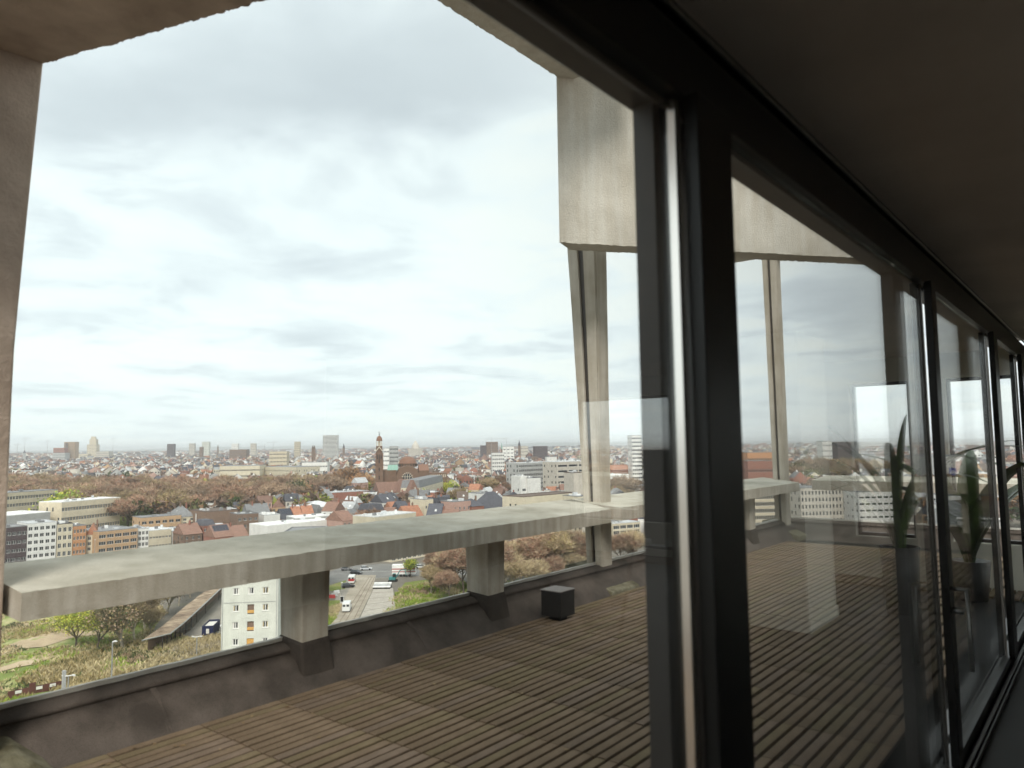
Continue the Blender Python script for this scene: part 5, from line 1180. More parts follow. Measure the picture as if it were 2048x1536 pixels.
# vans
def van(p, rz, label, stripe=None, L_=5.4, Hh=2.5, W=2.0, name='delivery_van', paint='car_white'):
    t = thing(name, (p.x, p.y, .02), label, 'van', None, rz); x, y = L_/2, W/2; pr = [(-x, .35), (-x, Hh-.1), (-x+.15, Hh), (x-1.5, Hh), (x-.75, 1.45), (x-.1, 1.15), (x, .4)]; n = len(pr)
    mb = MB(); mb.add([(a, -y, b) for a, b in pr]+[(a, y, b) for a, b in pr], [tuple(range(n)), tuple(range(n, 2*n))[::-1]]+[(i, n+i, n+(i+1) % n, (i+1) % n) for i in range(n)]); o = mb.build('body', M[paint], t); bev(o, .06)
    mb = MB(); mb.quad((x-1.42, -y+.15, Hh-.12), (x-.80, -y+.15, 1.5), (x-.80, y-.15, 1.5), (x-1.42, y-.15, Hh-.12)); 
    for v in range(4): mb.v[v] = (mb.v[v][0]+.04, mb.v[v][1], mb.v[v][2]+.03)
    mb.build('windscreen', M['glasscar'], t)
    for sy in (-1, 1):
        mb = MB(); mb.quad((x-1.9, sy*(y+.012), 1.5), (x-1.0, sy*(y+.012), 1.5), (x-1.35, sy*(y+.012), 2.1), (x-1.9, sy*(y+.012), 2.1)); mb.build('side_window', M['glasscar'], t)
        MB().box(-x-.015, -x+.001, sy*.5-.35, sy*.5+.35, 1.55, 2.1).build('rear_window', M['glasscar'], t)
    for sx in (-x+.95, x-.95):
        for sy in (-1, 1): mb = MB(); mb.tube((sx, sy*(y-.2), .35), (sx, sy*(y+.02), .35), .35, n=12); mb.build('wheel', M['tyre'], t)
    if stripe:
        mb = MB(); mb.box(-x-.02, -x+.001, -y+.05, y-.05, .9, 1.6)
        for sy in (-1, 1): mb.box(-x+.1, x-1.9, min(sy*(y+.002), sy*(y+.02)), max(sy*(y+.002), sy*(y+.02)), .9, 1.6)
        mb.build('stripe', M[stripe], t)
    return t
vd = (gnd(712, 1180)-gnd(688, 1225)); van(gnd(694, 1221), math.atan2(vd.y, vd.x), 'white van parked on the narrow road beside the track bed')
van(gnd(704, 1165), math.atan2(vd.y, vd.x), 'white van with broad red stripe near the junction', 'car_red')
# tip truck / skip container on the service road
p = gnd(422, 1267); dv = gnd(455, 1235)-gnd(415, 1275); t = thing('skip_lorry', (p.x, p.y, .02), 'dark blue open container with pale load standing on the service road', 'container', rz=math.atan2(dv.y, dv.x))
M['navy'] = mat('navy_steel', (.02, .025, .07), .5, .1, 2)
mb = MB(); x, y = 3.4, 1.3
for q in ((-x, x, -y, -y+.08), (-x, x, y-.08, y), (-x, -x+.08, -y+.08, y-.08), (x-.08, x, -y+.08, y-.08)): mb.box(*q, .6, 2.6)
mb.box(-x, x, -y, y, .5, .598); mb.build('container', M['navy'], t)
for k in range(8): MB().box(-x+.3+k*.85, -x+.42+k*.85, -y-.06, -y-.002, .6, 2.55).build('rib', M['navy'], t)
MB().box(-x+.1, x-.1, -y+.09, y-.09, 1.9, 2.15).build('load', M['paper'], t)
MB().box(-x-.08, -x-.003, -.35, .35, .8, 1.9).build('sign', M['paper'], t)
for sx in (-2.4, 2.4):
    for sy in (-1, 1): mb = MB(); mb.tube((sx, sy*1.0, .35), (sx, sy*1.25, .35), .35, n=12); mb.build('wheel', M['tyre'], t)
# long white trailer and mast by the apartments
a_ = gnd(790, 1154); D = depth(a_.x, a_.y); wl = 40*D/FPX; hl = hgt(800, 1130, D)
t = thing('trailer', (a_.x, a_.y, 0), 'long white trailer with red stripes parked below the brown apartment block', 'trailer', rz=RZ)
MB().box(-6*D/FPX, wl, 0, 2.5, .9, hl).build('body', M['r_white'], t)
for z_, hh_ in ((hl*.62, .35), (hl*.40, .25)): MB().box(-6*D/FPX, wl, -.03, -.003, z_, z_+hh_).build('stripe', M['car_red'], t)
for k in (2, 3.2, wl-2): mb = MB(); mb.tube((k, .1, .45), (k, .5, .45), .45, n=12); mb.build('wheel', M['tyre'], t)
MB().box(wl*.62, wl*.62+.8, -.03, -.003, hl*.78, hl*.88).build('vent', M['black'], t)
a_ = gnd(763, 1180); D = depth(a_.x, a_.y); t = thing('flatbed_trailer', (a_.x, a_.y, 0), 'white and pale blue flat trailer stacked with panels beside the track bed', 'trailer', rz=RZ); k_ = D/FPX
for i in range(3): MB().box(-17*k_, 17*k_, i*1.2, i*1.2+1.1, .8+i*.35, 1.1+i*.35).build('panel', M['r_white' if i != 1 else 'r_pale'], t)
MB().box(-17*k_, 17*k_, 0, 3.5, .35, .78).build('chassis', M['black'], t)
for sx in (-12, -9, 10, 13): mb = MB(); mb.tube((sx*k_, -.1, .38), (sx*k_, .25, .38), .38, n=10); mb.build('wheel', M['tyre'], t)
# small teal excavator
a_ = gnd(786, 1163); D = depth(a_.x, a_.y); t = thing('excavator', (a_.x, a_.y, 0), 'small teal excavator with bent arm in front of the white trailer', 'excavator', rz=RZ)
M['teal'] = mat('teal_paint', (.05, .22, .22), .5, .08, 2)
for sy in (-.9, .9): mb = MB(); mb.box(-1.5, 1.5, sy-.22, sy+.22, 0, .6); o = mb.build('crawler', M['tyre'], t); bev(o, .2, 3)
MB().box(-1.2, .9, -.9, .9, .65, 1.5).build('body', M['teal'], t); MB().box(.0, .95, -.85, .0, 1.5, 2.6).build('cab', M['glasscar'], t); MB().box(-.05, 1.0, -.9, .05, 2.6, 2.7).build('cab_roof', M['teal'], t)
mb = MB(); tube_path(mb, [Vector((.9, .3, 1.2)), Vector((2.3, .3, 3.6)), Vector((3.9, .3, 3.9)), Vector((4.4, .3, 2.0))], .17, .12); mb.build('arm', M['teal'], t)
mb = MB(); mb.frustum([(4.1, 0, 1.4), (4.9, 0, 1.4), (4.9, .6, 1.4), (4.1, .6, 1.4)], [(4.2, .05, 2.0), (4.7, .05, 2.0), (4.7, .55, 2.0), (4.2, .55, 2.0)]); mb.build('bucket', M['black'], t)
# billboard and poles
a_ = gnd(684, 1209); D = depth(a_.x, a_.y); k_ = D/FPX; t = thing('billboard', (a_.x, a_.y, 0), 'upright dark advertising panel with pale foot beside the white van', 'billboard', rz=RZ)
MB().box(-3.5*k_, 3.5*k_, -.15, .15, 5*k_, 16*k_).build('frame', M['r_white'], t); MB().box(-2.7*k_, 2.7*k_, -.2, -.155, 5.8*k_, 15.3*k_).build('screen', M['black'], t); MB().box(-3*k_, 3*k_, -.3, .3, 0, 5*k_-.01).build('foot', M['r_white'], t)
for x, y0_, y1_, lb_ in ((696, 1146, 1112, 'thin pale pole standing on the main road kerb'), (868, 1156, 1128, 'dark slim pole right of the young green tree'), (683.5, 1190, 1166, 'white-topped pole on the verge above the billboard'), (189, 1112, 1080, 'thin pale mast in front of the orange brick house')):
    a_ = gnd(x, y0_); D = depth(a_.x, a_.y); t = thing('pole', (a_.x, a_.y, 0), lb_, 'pole', 'poles along the road'); h = hgt(x, y1_, D); mb = MB(); mb.tube((0, 0, 0), (0, 0, h), .12, .08, 6); mb.build('shaft', M['steel'], t); MB().box(-.2, .2, -.2, .2, h, h+.25).build('cap', M['lampshade'], t)
# orange construction barriers
for k, (x, y) in enumerate(((664, 1196), (669, 1192), (673, 1187))):
    a_ = gnd(x, y); t = thing('road_barrier', (a_.x, a_.y, 0), ['red and white', 'white', 'red'][k]+' plastic road barrier on the verge, '+['nearest', 'middle', 'farthest']+'' if False else ['nearest red', 'middle grey', 'farthest white'][k]+' plastic barrier of the three heaped on the verge', 'barrier', 'plastic barriers on the verge', RZ+.4*k)
    MB().frustum([(-1, -.3, 0), (1, -.3, 0), (1, .3, 0), (-1, .3, 0)], [(-.95, -.1, 1), (.95, -.1, 1), (.95, .1, 1), (-.95, .1, 1)]).build('body', M[['car_red', 'w_grey', 'r_white'][k]], t)

# --- nearer trees
big = [tree_meshes('bare', 50+i, 14, mm, bark=bk, twigs=9000, leaves=lv, leaf=.20, tw_len=1.3, tw_w=.042, levels=5, spread=.8, trunk_frac=.22, trunk_r=.22, thin=.6) for i, (mm, bk, lv) in enumerate(((['twig_tan', 'straw'], 'bark_pale', 300), (['twig_red', 'twig_tan'], 'bark', 300), (['twig_olive', 'twig_tan'], 'bark_pale', 900)))]
lf = [tree_meshes('leafy', 60, 10, ['leaf_yellow', 'leaf_green', 'leaf_yellow'], bark='bark', twigs=800, leaves=4200, leaf=.30, tw_len=1.0, tw_w=.03, levels=5, spread=.85, trunk_frac=.25, trunk_r=.2, thin=.58),
      tree_meshes('leafy', 61, 9, ['twig_olive', 'leaf_dark', 'twig'], bark='bark_pale', twigs=3500, leaves=3200, leaf=.30, tw_len=1.1, tw_w=.03, levels=5, spread=.7, trunk_frac=.25, trunk_r=.22, thin=.6),
      tree_meshes('leafy', 62, 7, ['leaf_green', 'leaf_yellow', 'leaf_dark'], bark='bark', twigs=200, leaves=2600, leaf=.35, tw_len=.7, tw_w=.03, levels=4, spread=.42, trunk_frac=.22, trunk_r=.1)]
def tree_at(ms, x, ybase, ytop, h0, label, name='bare_tree', group=None, rz=0):
    p = gnd(x, ybase); D = depth(p.x, p.y); s = (hgt(x, ytop, D))/h0; t = plant(ms, (p.x, p.y), label, name, group, s, rz); return t
tree_at(lf[0], 150, 1304, 1208, 10, 'yellow-green leafing tree, left one on the waste ground', 'young_tree')
tree_at(lf[0], 196, 1306, 1222, 10, 'yellow-green leafing tree with thin stems, right one on the waste ground', 'young_tree', rz=2.2)
tree_at(lf[1], 246, 1306, 1185, 9, 'ivy-covered pale-limbed tree beside the canopy end', 'ivy_tree', rz=1)
tree_at(big[2], 268, 1292, 1180, 14, 'pale forked bare tree behind the ivy-covered tree', 'bare_tree', rz=2)
for k, (x, yb, yt) in enumerate(((228, 1270, 1195), (290, 1262, 1178), (312, 1240, 1168), (335, 1228, 1160), (358, 1212, 1150), (380, 1196, 1140), (402, 1182, 1130), (424, 1168, 1120), (300, 1275, 1215))):
    tree_at(lf[1] if k % 2 else big[2], x, yb, yt, 9 if k % 2 else 14, ('dense olive' if k % 2 else 'straw-coloured bare')+' scrub tree in the belt behind the platform canopy', 'scrub_tree', 'scrub trees behind the canopy', k*1.3)
tree_at(lf[2], 822, 1155, 1119, 7, 'young fresh-green street tree in front of the brown apartments', 'young_tree')
lab = ['far left, over the junction', 'close behind the second pillar', 'right of the second pillar', 'tallest, mid thicket', 'left of the flared column', 'beside the flared column', 'right of the flared column']
for k, (x, yb, yt, m_) in enumerate(((872, 1172, 1096, 1), (900, 1180, 1092, 0), (928, 1190, 1090, 1), (952, 1178, 1082, 0), (985, 1186, 1072, 1), (1012, 1182, 1078, 0), (1042, 1176, 1082, 2), (1070, 1178, 1064, 1), (1094, 1172, 1058, 2), (1118, 1166, 1060, 0), (1144, 1160, 1058, 1), (1166, 1156, 1062, 2), (1240, 1140, 1066, 1), (1262, 1136, 1060, 0), (900, 1200, 1140, 1), (862, 1190, 1130, 2), (1000, 1150, 1085, 0), (1030, 1146, 1080, 1), (1056, 1160, 1090, 0), (1082, 1150, 1078, 1), (1106, 1146, 1074, 0), (1130, 1142, 1070, 2), (1154, 1140, 1072, 0), (1022, 1196, 1122, 2), (1066, 1190, 1118, 0), (1110, 1182, 1110, 1), (1146, 1176, 1108, 0), (890, 1160, 1105, 0), (910, 1165, 1100, 1))):
    tree_at(big[m_], x, yb, yt, 14, ['bare straw-coloured', 'bare reddish', 'bare olive'][m_]+' thicket tree below the railing, '+('left of the second pillar' if x < 938 else 'between the second pillar and the flared column' if x < 1180 else 'right of the flared column'), 'bare_tree', 'bare trees of the thicket below the railing', k*1.1)
for k, (x, D, kk, s, lb_) in enumerate(((921, 455, 'b2', .95, 'brownish half of the tree pair above the pink brick block'), (934, 450, 'green', .95, 'vivid green round tree above the pink brick block'), (742, 545, 'green', .6, 'small green tree left of the red brick church wing'), (975, 560, 'b2', 1.0, 'broad brown-green tree before the long low building'), (1004, 600, 'b3', 1.1, 'dark russet tree in the middle of the right-hand roofs'), (1018, 560, 'b3', .9, 'lower russet tree right of the brown-green one'), (900, 590, 'yellow', 1.3, 'yellow-budding tree right of the church'), (1058, 520, 'yellow', .8, 'small lime tree below the glass balcony block'), (740, 372, 'b1', .7, 'wine-red bare tree behind the first railing pillar'), (522, 350, 'dark', .5, 'dark green bush beside the brown brick house'), (1024, 352, 'dark', .55, 'left dark pine bush above the railing'), (1042, 350, 'dark', .6, 'right dark pine bush above the railing'), (1250, 480, 'b0', 1.2, 'round brown bare tree right of the flared column'), (1236, 470, 'b2', .9, 'olive bare tree touching the flared column'), (715, 352, 'b3', .75, 'red-twigged bare tree above the white modern complex'))):
    p = dirx(x, D); plant(kinds[kk], (p.x, p.y), lb_, 'town_tree', None, s, k*.9); HERO.append((x-9, x+9, D-9, D+9))
for k in range(34):     # belt of trees seen through the second pane
    x = 1592+k*6.1; D = 690+(k*37%5)*40+random.uniform(-20, 20); p = dirx(x, D); plant(kinds[('b0', 'dark', 'b2', 'b4')[k % 4]], (p.x, p.y), ['bare brown', 'dark evergreen', 'olive bare', 'brown-olive bare'][k % 4]+' tree in the belt seen through the second pane', 'belt_tree', ['bare brown', 'dark evergreen', 'olive bare', 'brown-olive bare'][k % 4]+' trees beyond the far railing', random.uniform(1.0, 1.35), k); HERO.append((x-6, x+6, D-10, D+10))
tufts('ground_cover', [(765, 1230), (800, 1180), (860, 1165), (940, 1170), (1180, 1150), (1290, 1125), (1290, 1160), (1100, 1215), (900, 1250)], 9000, 1.6, ['twig', 'leaf_green', 'straw', 'twig_olive'], 21, lambda x, y: .03, .25)
tufts('hedge', [(655, 1215), (688, 1205), (670, 1240), (640, 1262)], 900, .8, ['leaf_green', 'straw'], 23, lambda x, y: .03)

# --- generic houses: streets of terraces; the nearest are things, the rest one mass
gen = np.random.default_rng(5)
WK = ['white', 'cream', 'pink', 'red', 'tan', 'brown', 'stone', 'pink', 'white', 'grey', 'stone', 'beige', 'white']; RK = ['orange', 'redbrown', 'slate', 'grey', 'pale', 'brown', 'grey', 'slate', 'slate', 'brown', 'grey', 'redbrown']
houses = []   # x,y,rot,w,d,h,rh,wall,roof
def fill(R0_, R1_, blk, wrange, drange, hrange, a0, a1, gap, keepf=1.0):
    n = int(R1_/blk[0])+2
    for i in range(-n, n):
        for j in range(-2, n):
            ang = .35+.8*math.sin(i*.31+j*.23)+(math.pi/2 if gen.random() < .4 else 0)+gen.uniform(-.25, .25); cx, cy = i*blk[0]+gen.uniform(-8, 8), j*blk[1]+gen.uniform(-6, 6)
            D = math.hypot(cx, cy)
            if D < R0_ or D > R1_: continue
            az = math.atan2(cx, cy)
            if not (a0 < az < a1): continue
            if gen.random() > keepf: continue
            for row in (0, 1):
                x = -blk[0]*.44; ca, sa = math.cos(ang), math.sin(ang)
                while x < blk[0]*.44:
                    w_ = gen.uniform(*wrange); d = gen.uniform(*drange); y = -blk[1]*.36 if row == 0 else blk[1]*.04
                    hx, hy = cx+ca*x-sa*y, cy+sa*x+ca*y
                    flat = gen.random() < .35; h = gen.uniform(*hrange)*(1.25 if gen.random() < .08 else 1)
                    wk_, rk_ = gen.integers(0, len(WK)), (gen.integers(0, len(RK)) if not flat else gen.choice([2, 3, 4, 4, 5]))
                    if gen.random() > gap: houses.append((hx, hy, ang, w_, d, h, .15 if flat else d*gen.uniform(.28, .45), wk_, rk_))
                    x += w_
A0, A1 = math.radians(-76), math.radians(-1)
fill(300, 1000, (58, 40), (6, 9.5), (9, 13), (7, 14), A0, A1, .10)
fill(1000, 2200, (66, 44), (6, 11), (9, 14), (7, 17), A0, A1, .14)
fill(2200, 4200, (96, 56), (9, 18), (11, 19), (8, 17), A0, A1, .2)
fill(4200, 9000, (260, 160), (20, 45), (22, 40), (8, 18), A0, A1, .5)
fill(300, 3500, (120, 90), (12, 26), (14, 24), (9, 18), A1, math.radians(52), .2)
HA = np.array([(h[0], h[1]) for h in houses]); print('houses', len(houses))
keep = []
roads = [(640, 940, 120, 330)]
for h in houses:
    cx = h[0]+math.cos(h[2])*h[3]/2-math.sin(h[2])*h[4]/2; cy = h[1]+math.sin(h[2])*h[3]/2+math.cos(h[2])*h[4]/2
    D = depth(cx, cy); u_, v_ = project((cx, cy, 6)); ok = True
    if inpoly(cx, cy, PP) or inpoly(h[0], h[1], PP): continue
    for a_, b_, c_, d_ in HERO:
        if a_-4 < u_ < b_+4 and c_ < D < d_: ok = False; break
    if not ok: continue
    if D < 700 and 735 < u_ < 900 and D < 600 and D > 430: pass
    if u_ < 260 and D < 480: continue
    if D < 330: continue
    keep.append((D, u_, h))
keep.sort(key=lambda k: k[0])
def zone(u_, D):
    if u_ < 260: s = 'beyond the left end of the park'
    elif u_ < 480: s = 'beyond the middle of the park'
    elif u_ < 650: s = 'behind the orange-brown right side of the park' if D > 600 else 'below the right side of the park'
    elif u_ < 750: s = 'left of the church tower'
    elif u_ < 900: s = 'around the domed church'
    elif u_ < 1035: s = 'between the church and the glass balcony block'
    elif u_ < 1180: s = 'around the glass balcony block'
    else: s = 'right of the flared column'
    return s
nind = 0; mass = []
for D, u_, h in keep:
    vis = 20 < u_ < 1285
    if vis and nind < 215 and D < 760:
        # facade turned to the viewer
        hx, hy, ang, w_, d, hh, rh, wk_, rk_ = h; nind += 1
        wn = WK[wk_]; rn = RK[rk_]; flat = rh < .3; rnd = random.Random(nind)
        key_ = (round(w_, 0), round(hh, 0))
        kind_ = 'flat' if flat else ('front' if rnd.random() < .15 else 'gable')
        # facing: choose the long side whose normal points to the eye
        nx_, ny_ = math.sin(ang), -math.cos(ang)
        if nx_*(-hx)+ny_*(-hy) < 0: hx, hy = hx+math.cos(ang)*w_-math.sin(ang)*d, hy+math.sin(ang)*w_+math.cos(ang)*d; ang += math.pi
        rl = {'white': 'white', 'orange': 'orange-tiled', 'redbrown': 'red-brown tiled', 'slate': 'dark slate', 'grey': 'grey', 'pale': 'pale', 'brown': 'brown'}[rn]
        wl_ = {'stone': 'pale stone', 'pink': 'pinkish brick', 'red': 'red brick', 'tan': 'tan brick', 'brown': 'brown brick', 'white': 'white', 'cream': 'cream', 'grey': 'grey', 'beige': 'beige'}[wn]
        lb_ = f"{wl_} house with {rl} {'flat' if flat else 'pitched'} roof {zone(u_, D)}"
        t = thing('terraced_house', (hx, hy, 0), lb_, 'house', lb_.replace(' house', ' houses'), ang)
        ops = []; nb = max(2, int(w_/2.4)); fl = max(2, int(hh/3.3)); fh = hh/fl
        for j in range(fl):
            for i in range(nb): xc = w_*(i+.5)/nb; ops.append((xc-.5, xc+.5, fh*j+fh*.25, fh*j+fh*.78))
        mb = MB(); facade(mb, w_, hh, ops, reveal=.2); mb.quad((0, d, 0), (0, 0, 0), (0, 0, hh), (0, d, hh)); mb.quad((w_, 0, 0), (w_, d, 0), (w_, d, hh), (w_, 0, hh)); mb.quad((w_, d, 0), (0, d, 0), (0, d, hh), (w_, d, hh)); mb.quad((0, 0, hh), (w_, 0, hh), (w_, d, hh), (0, d, hh))
        if kind_ == 'gable':
            for xx in (0, w_): mb.add([(xx, 0, hh), (xx, d, hh), (xx, d/2, hh+rh*.97)], [(0, 1, 2)])
        elif kind_ == 'front': mb.add([(0, -.001, hh), (w_, -.001, hh), (w_/2, -.001, hh+rh*.97)], [(0, 1, 2)])
        mb.build('wall', M['w_'+wn], t); mb = MB(); roof_mesh(mb, w_, d, hh, kind_, rh, .15); ro = mb.build('roof', M['r_'+rn], t)
        wm = MB()
        for a, b, c, e_ in ops: wm.quad((a, .18, c), (b, .18, c), (b, .18, e_), (a, .18, e_), 1); wm.box(a, b, .1, .16, e_-.12, e_); wm.box((a+b)/2-.05, (a+b)/2+.05, .1, .16, c, e_-.12)
        wm.build('windows', [M['wframe'], M['pane']], t)['kind'] = 'stuff'
        if not flat and rnd.random() < .7:
            x = w_*rnd.choice((.08, .92)); mb = MB(); mb.box(x-.35, x+.35, d/2-.5, d/2+.3, hh, hh+rh+1.1); mb.build('chimney', M['w_'+rnd.choice(('red', 'brown', 'stone'))], ro)
        if not flat and rnd.random() < .4:
            x = w_*rnd.uniform(.3, .7); mb = MB(); mb.quad((x-.45, d*.18, hh+rh*.36+.08), (x+.45, d*.18, hh+rh*.36+.08), (x+.45, d*.28, hh+rh*.56+.08), (x-.45, d*.28, hh+rh*.56+.08)); mb.build('skylight', M['r_white'], ro)
        if flat:
            for _ in range(rnd.randint(0, 2)): x, y = rnd.uniform(.2, .8)*w_, rnd.uniform(.3, .8)*d; s = rnd.uniform(.4, 1); mb = MB(); mb.box(x-s, x+s, y-s*.6, y+s*.6, hh+.06, hh+rnd.uniform(.6, 1.6)); mb.build('roof_box', M['r_'+rnd.choice(('white', 'grey'))], ro)
    else: mass.append(h)
print('individual', nind, 'mass', len(mass))
# the mass: vectorised boxes with roofs, chimneys and windows, coloured by a face attribute
Hm = np.array([[h[0], h[1], h[2], h[3], h[4], h[5], h[6]] for h in mass]); n = len(Hm)
wc = np.array([WALL[WK[h[7]]] for h in mass])*gen.uniform(.5, 1.12, (n, 1)); rc = np.array([ROOF[RK[h[8]]] for h in mass])*gen.uniform(.55, 1.15, (n, 1))
def tr(lx, ly, z):
    c, s = np.cos(Hm[:, 2]), np.sin(Hm[:, 2]); return np.stack([Hm[:, 0]+c*lx-s*ly, Hm[:, 1]+s*lx+c*ly, np.broadcast_to(z, lx.shape)], -1)
W_, D_, h_, rh_ = Hm[:, 3], Hm[:, 4], Hm[:, 5], Hm[:, 6]; O = np.zeros(n)
V = np.stack([tr(O, O, O), tr(W_, O, O), tr(W_, D_, O), tr(O, D_, O), tr(O, O, h_), tr(W_, O, h_), tr(W_, D_, h_), tr(O, D_, h_), tr(O, D_/2, h_+rh_), tr(W_, D_/2, h_+rh_)], 1)
F4 = np.array([[0, 1, 5, 4], [1, 2, 6, 5], [2, 3, 7, 6], [3, 0, 4, 7], [4, 5, 9, 8], [6, 7, 8, 9]]); F3 = np.array([[4, 8, 7], [5, 6, 9]])
allV = [V.reshape(-1, 3)]; quads = [(np.arange(n)*10)[:, None, None]+F4[None]]; qcol = [np.stack([wc]*4+[rc]*2, 1)]; tris = (np.arange(n)*10)[:, None, None]+F3[None]; tcol = np.stack([wc]*2, 1)
base_ = n*10
# windows: on all four sides for those within 2200 m
Dm = np.hypot(Hm[:, 0], Hm[:, 1]); azm = np.arctan2(Hm[:, 0], Hm[:, 1])
wv = []; wcol = []
sel = np.where((Dm < 2300))[0]
for i in sel:
    x, y, a, w_, d, hh, rh = Hm[i]; c, s = math.cos(a), math.sin(a); fl = max(2, int(hh/3.6)); step = 2.6 if Dm[i] < 1100 else 4.2
    for side in range(4):
        # outward normal and start corner of this side
        if side == 0: ox, oy, ux, uy, ln = x, y, c, s, w_
        elif side == 1: ox, oy, ux, uy, ln = x+c*w_, y+s*w_, -s, c, d
        elif side == 2: ox, oy, ux, uy, ln = x+c*w_-s*d, y+s*w_+c*d, -c, -s, w_
        else: ox, oy, ux, uy, ln = x-s*d, y+c*d, s, -c, d
        nx_, ny_ = uy, -ux
        if nx_*(-ox)+ny_*(-oy) < 0: continue
        if side in (1, 3) and gen.random() < .6: continue
        nb = max(1, int(ln/step)); hw_ = ln/nb*.24
        for k in range(nb):
            m_ = ln*(k+.5)/nb
            for j in range(fl):
                z0_, z1_ = hh/fl*(j+.28), hh/fl*(j+.75); px0, py0, px1, py1 = ox+ux*(m_-hw_)+nx_*.06, oy+uy*(m_-hw_)+ny_*.06, ox+ux*(m_+hw_)+nx_*.06, oy+uy*(m_+hw_)+ny_*.06
                wv.append(((px0, py0, z0_), (px1, py1, z0_), (px1, py1, z1_), (px0, py0, z1_)))
wv = np.array(wv); nw = len(wv); allV.append(wv.reshape(-1, 3)); quads.append((base_+np.arange(nw*4).reshape(nw, 1, 4))); qcol.append(np.full((nw, 1, 3), .05)*gen.uniform(.5, 1.8, (nw, 1, 1))); base_ += nw*4
# chimneys and roof boxes
sel = np.where((Dm < 2600) & (gen.random(n) < .75))[0]; k_ = len(sel); cw = gen.uniform(.35, .9, k_); cxx = gen.uniform(.1, .9, k_)*W_[sel]; cyy = D_[sel]*gen.uniform(.35, .65, k_); top = h_[sel]+rh_[sel]+gen.uniform(.5, 1.6, k_)
def tr2(lx, ly, z): c, s = np.cos(Hm[sel, 2]), np.sin(Hm[sel, 2]); return np.stack([Hm[sel, 0]+c*lx-s*ly, Hm[sel, 1]+s*lx+c*ly, z], -1)
cv = np.stack([tr2(cxx+sx*cw, cyy+sy*cw*.8, zz_) for zz_ in (h_[sel], top) for sx, sy in ((-1, -1), (1, -1), (1, 1), (-1, 1))], 1)
CF = np.array([[4, 5, 6, 7], [0, 1, 5, 4], [1, 2, 6, 5], [2, 3, 7, 6], [3, 0, 4, 7]]); allV.append(cv.reshape(-1, 3)); quads.append(base_+(np.arange(k_)*8)[:, None, None]+CF[None])
cc = np.array([WALL['red'], WALL['brown'], WALL['white'], WALL['grey'], WALL['pink']])[gen.integers(0, 5, k_)]; qcol.append(np.repeat(cc[:, None], 5, 1))
allV = np.concatenate(allV); Q = np.concatenate([q.reshape(-1, 4) for q in quads]); QC = np.concatenate([q.reshape(-1, 3) for q in qcol]); T = tris.reshape(-1, 3); TC = tcol.reshape(-1, 3)
me = bpy.data.meshes.new('city_houses'); me.vertices.add(len(allV)); me.vertices.foreach_set('co', allV.astype(np.float32).ravel())
li = np.concatenate([Q.ravel(), T.ravel()]).astype(np.int32); me.loops.add(len(li)); me.loops.foreach_set('vertex_index', li)
ls = np.concatenate([np.arange(len(Q))*4, len(Q)*4+np.arange(len(T))*3]).astype(np.int32); me.polygons.add(len(ls)); me.polygons.foreach_set('loop_start', ls)
me.update(calc_edges=True)
at_ = me.attributes.new('tint', 'FLOAT_COLOR', 'FACE'); fc = np.concatenate([QC, TC]); at_.data.foreach_set('color', np.concatenate([np.clip(fc, 0, .85), np.ones((len(fc), 1))], 1).astype(np.float32).ravel())
mm_ = bpy.data.materials.new('house_mix'); mm_.use_nodes = True; nn = mm_.node_tree.nodes; an = nn.new('ShaderNodeAttribute'); an.attribute_name = 'tint'; nn['Principled BSDF'].inputs['Roughness'].default_value = .85; nn['Principled BSDF'].inputs['Specular IOR Level'].default_value = .2
mm_.node_tree.links.new(an.outputs['Color'], nn['Principled BSDF'].inputs['Base Color']); me.materials.append(mm_)
o = bpy.data.objects.new('city_houses', me); COL.objects.link(o); tag(o, kind='stuff'); print('mass faces', len(ls))
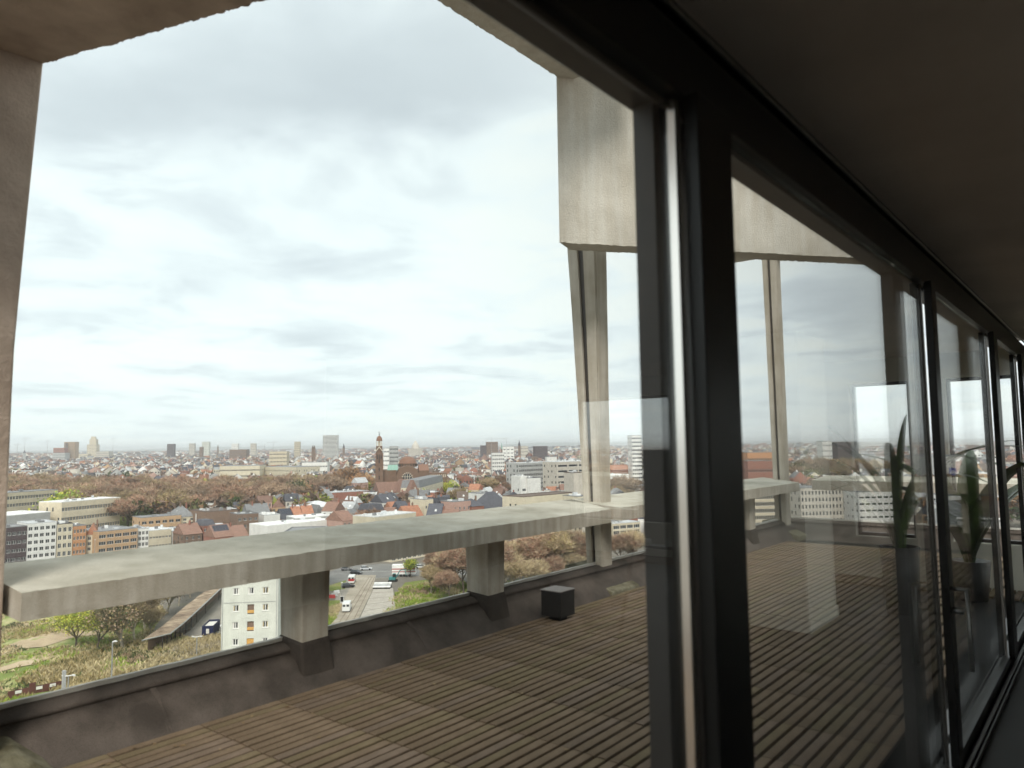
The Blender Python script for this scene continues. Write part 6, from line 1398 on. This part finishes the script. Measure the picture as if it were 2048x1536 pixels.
# scattered far trees: clumps of small faces
fv = []; fcx = []
m_ = 0; gt = np.random.default_rng(9)
for k in range(11000):
    D = 450+3300*gt.random()**1.6; a_ = math.radians(gt.uniform(-76, 45)); cx, cy = D*math.sin(a_), D*math.cos(a_)
    dens_ = mn.noise(Vector((cx*.004, cy*.004, 3)))
    if gt.random() > .30+dens_*1.6 or inpoly(cx, cy, PP): continue
    u_ = project((cx, cy, 5))[0]; D = depth(cx, cy); bad = any(a-2 < u_ < b+2 and c-30 < D < d for a, b, c, d in HERO if D < 800)
    if bad: continue
    Rr = gt.uniform(3, 6.5)*(1+D/5000); Hh = gt.uniform(6, 11)+Rr*.4; q = 46 if D < 1500 else 22
    pos = gt.normal(0, 1, (q, 3)); pos /= np.linalg.norm(pos, axis=1)[:, None]; pos *= (gt.random(q)**.4)[:, None]*np.array([Rr, Rr, Rr*.75]); pos += (cx, cy, Hh)
    t1 = gt.normal(0, 1, (q, 3))*Rr*.24; t2 = gt.normal(0, 1, (q, 3))*Rr*.24; fv.append(np.stack([pos-t1, pos+t2, pos+t1], 1)); cl = [(.17, .12, .085), (.15, .10, .075), (.22, .13, .07), (.12, .12, .05), (.06, .08, .03), (.22, .24, .05), (.25, .14, .07)][gt.choice(7, p=[.26, .22, .14, .14, .1, .07, .07])]
    fcx.append(np.tile(cl, (q, 1))*gt.uniform(.7, 1.3, (q, 1)))
FV = np.concatenate(fv); FC = np.concatenate(fcx); me = bpy.data.meshes.new('far_trees'); me.vertices.add(len(FV)*3); me.vertices.foreach_set('co', FV.astype(np.float32).ravel()); me.loops.add(len(FV)*3); me.loops.foreach_set('vertex_index', np.arange(len(FV)*3, dtype=np.int32)); me.polygons.add(len(FV)); me.polygons.foreach_set('loop_start', (np.arange(len(FV))*3).astype(np.int32)); me.update(calc_edges=True)
at_ = me.attributes.new('tint', 'FLOAT_COLOR', 'FACE'); at_.data.foreach_set('color', np.concatenate([FC, np.ones((len(FC), 1))], 1).astype(np.float32).ravel()); me.materials.append(mm_)
o = bpy.data.objects.new('far_trees', me); COL.objects.link(o); tag(o, kind='stuff')

# --- haze
if True:
    mb = MB(); mb.box(-30000, 22000, -6000, 32000, -1.2, EZ+72); o = mb.build('haze', bpy.data.materials.new('haze_air')); tag(o, kind='stuff')
    m = o.data.materials[0]; m.use_nodes = True; nn = m.node_tree.nodes; nn.remove(nn['Principled BSDF']); pv = nn.new('ShaderNodeVolumePrincipled'); pv.inputs['Density'].default_value = 1.15e-4; pv.inputs['Color'].default_value = (.93, .96, 1, 1); pv.inputs['Anisotropy'].default_value = .2
    m.node_tree.links.new(pv.outputs[0], nn['Material Output'].inputs['Volume'])
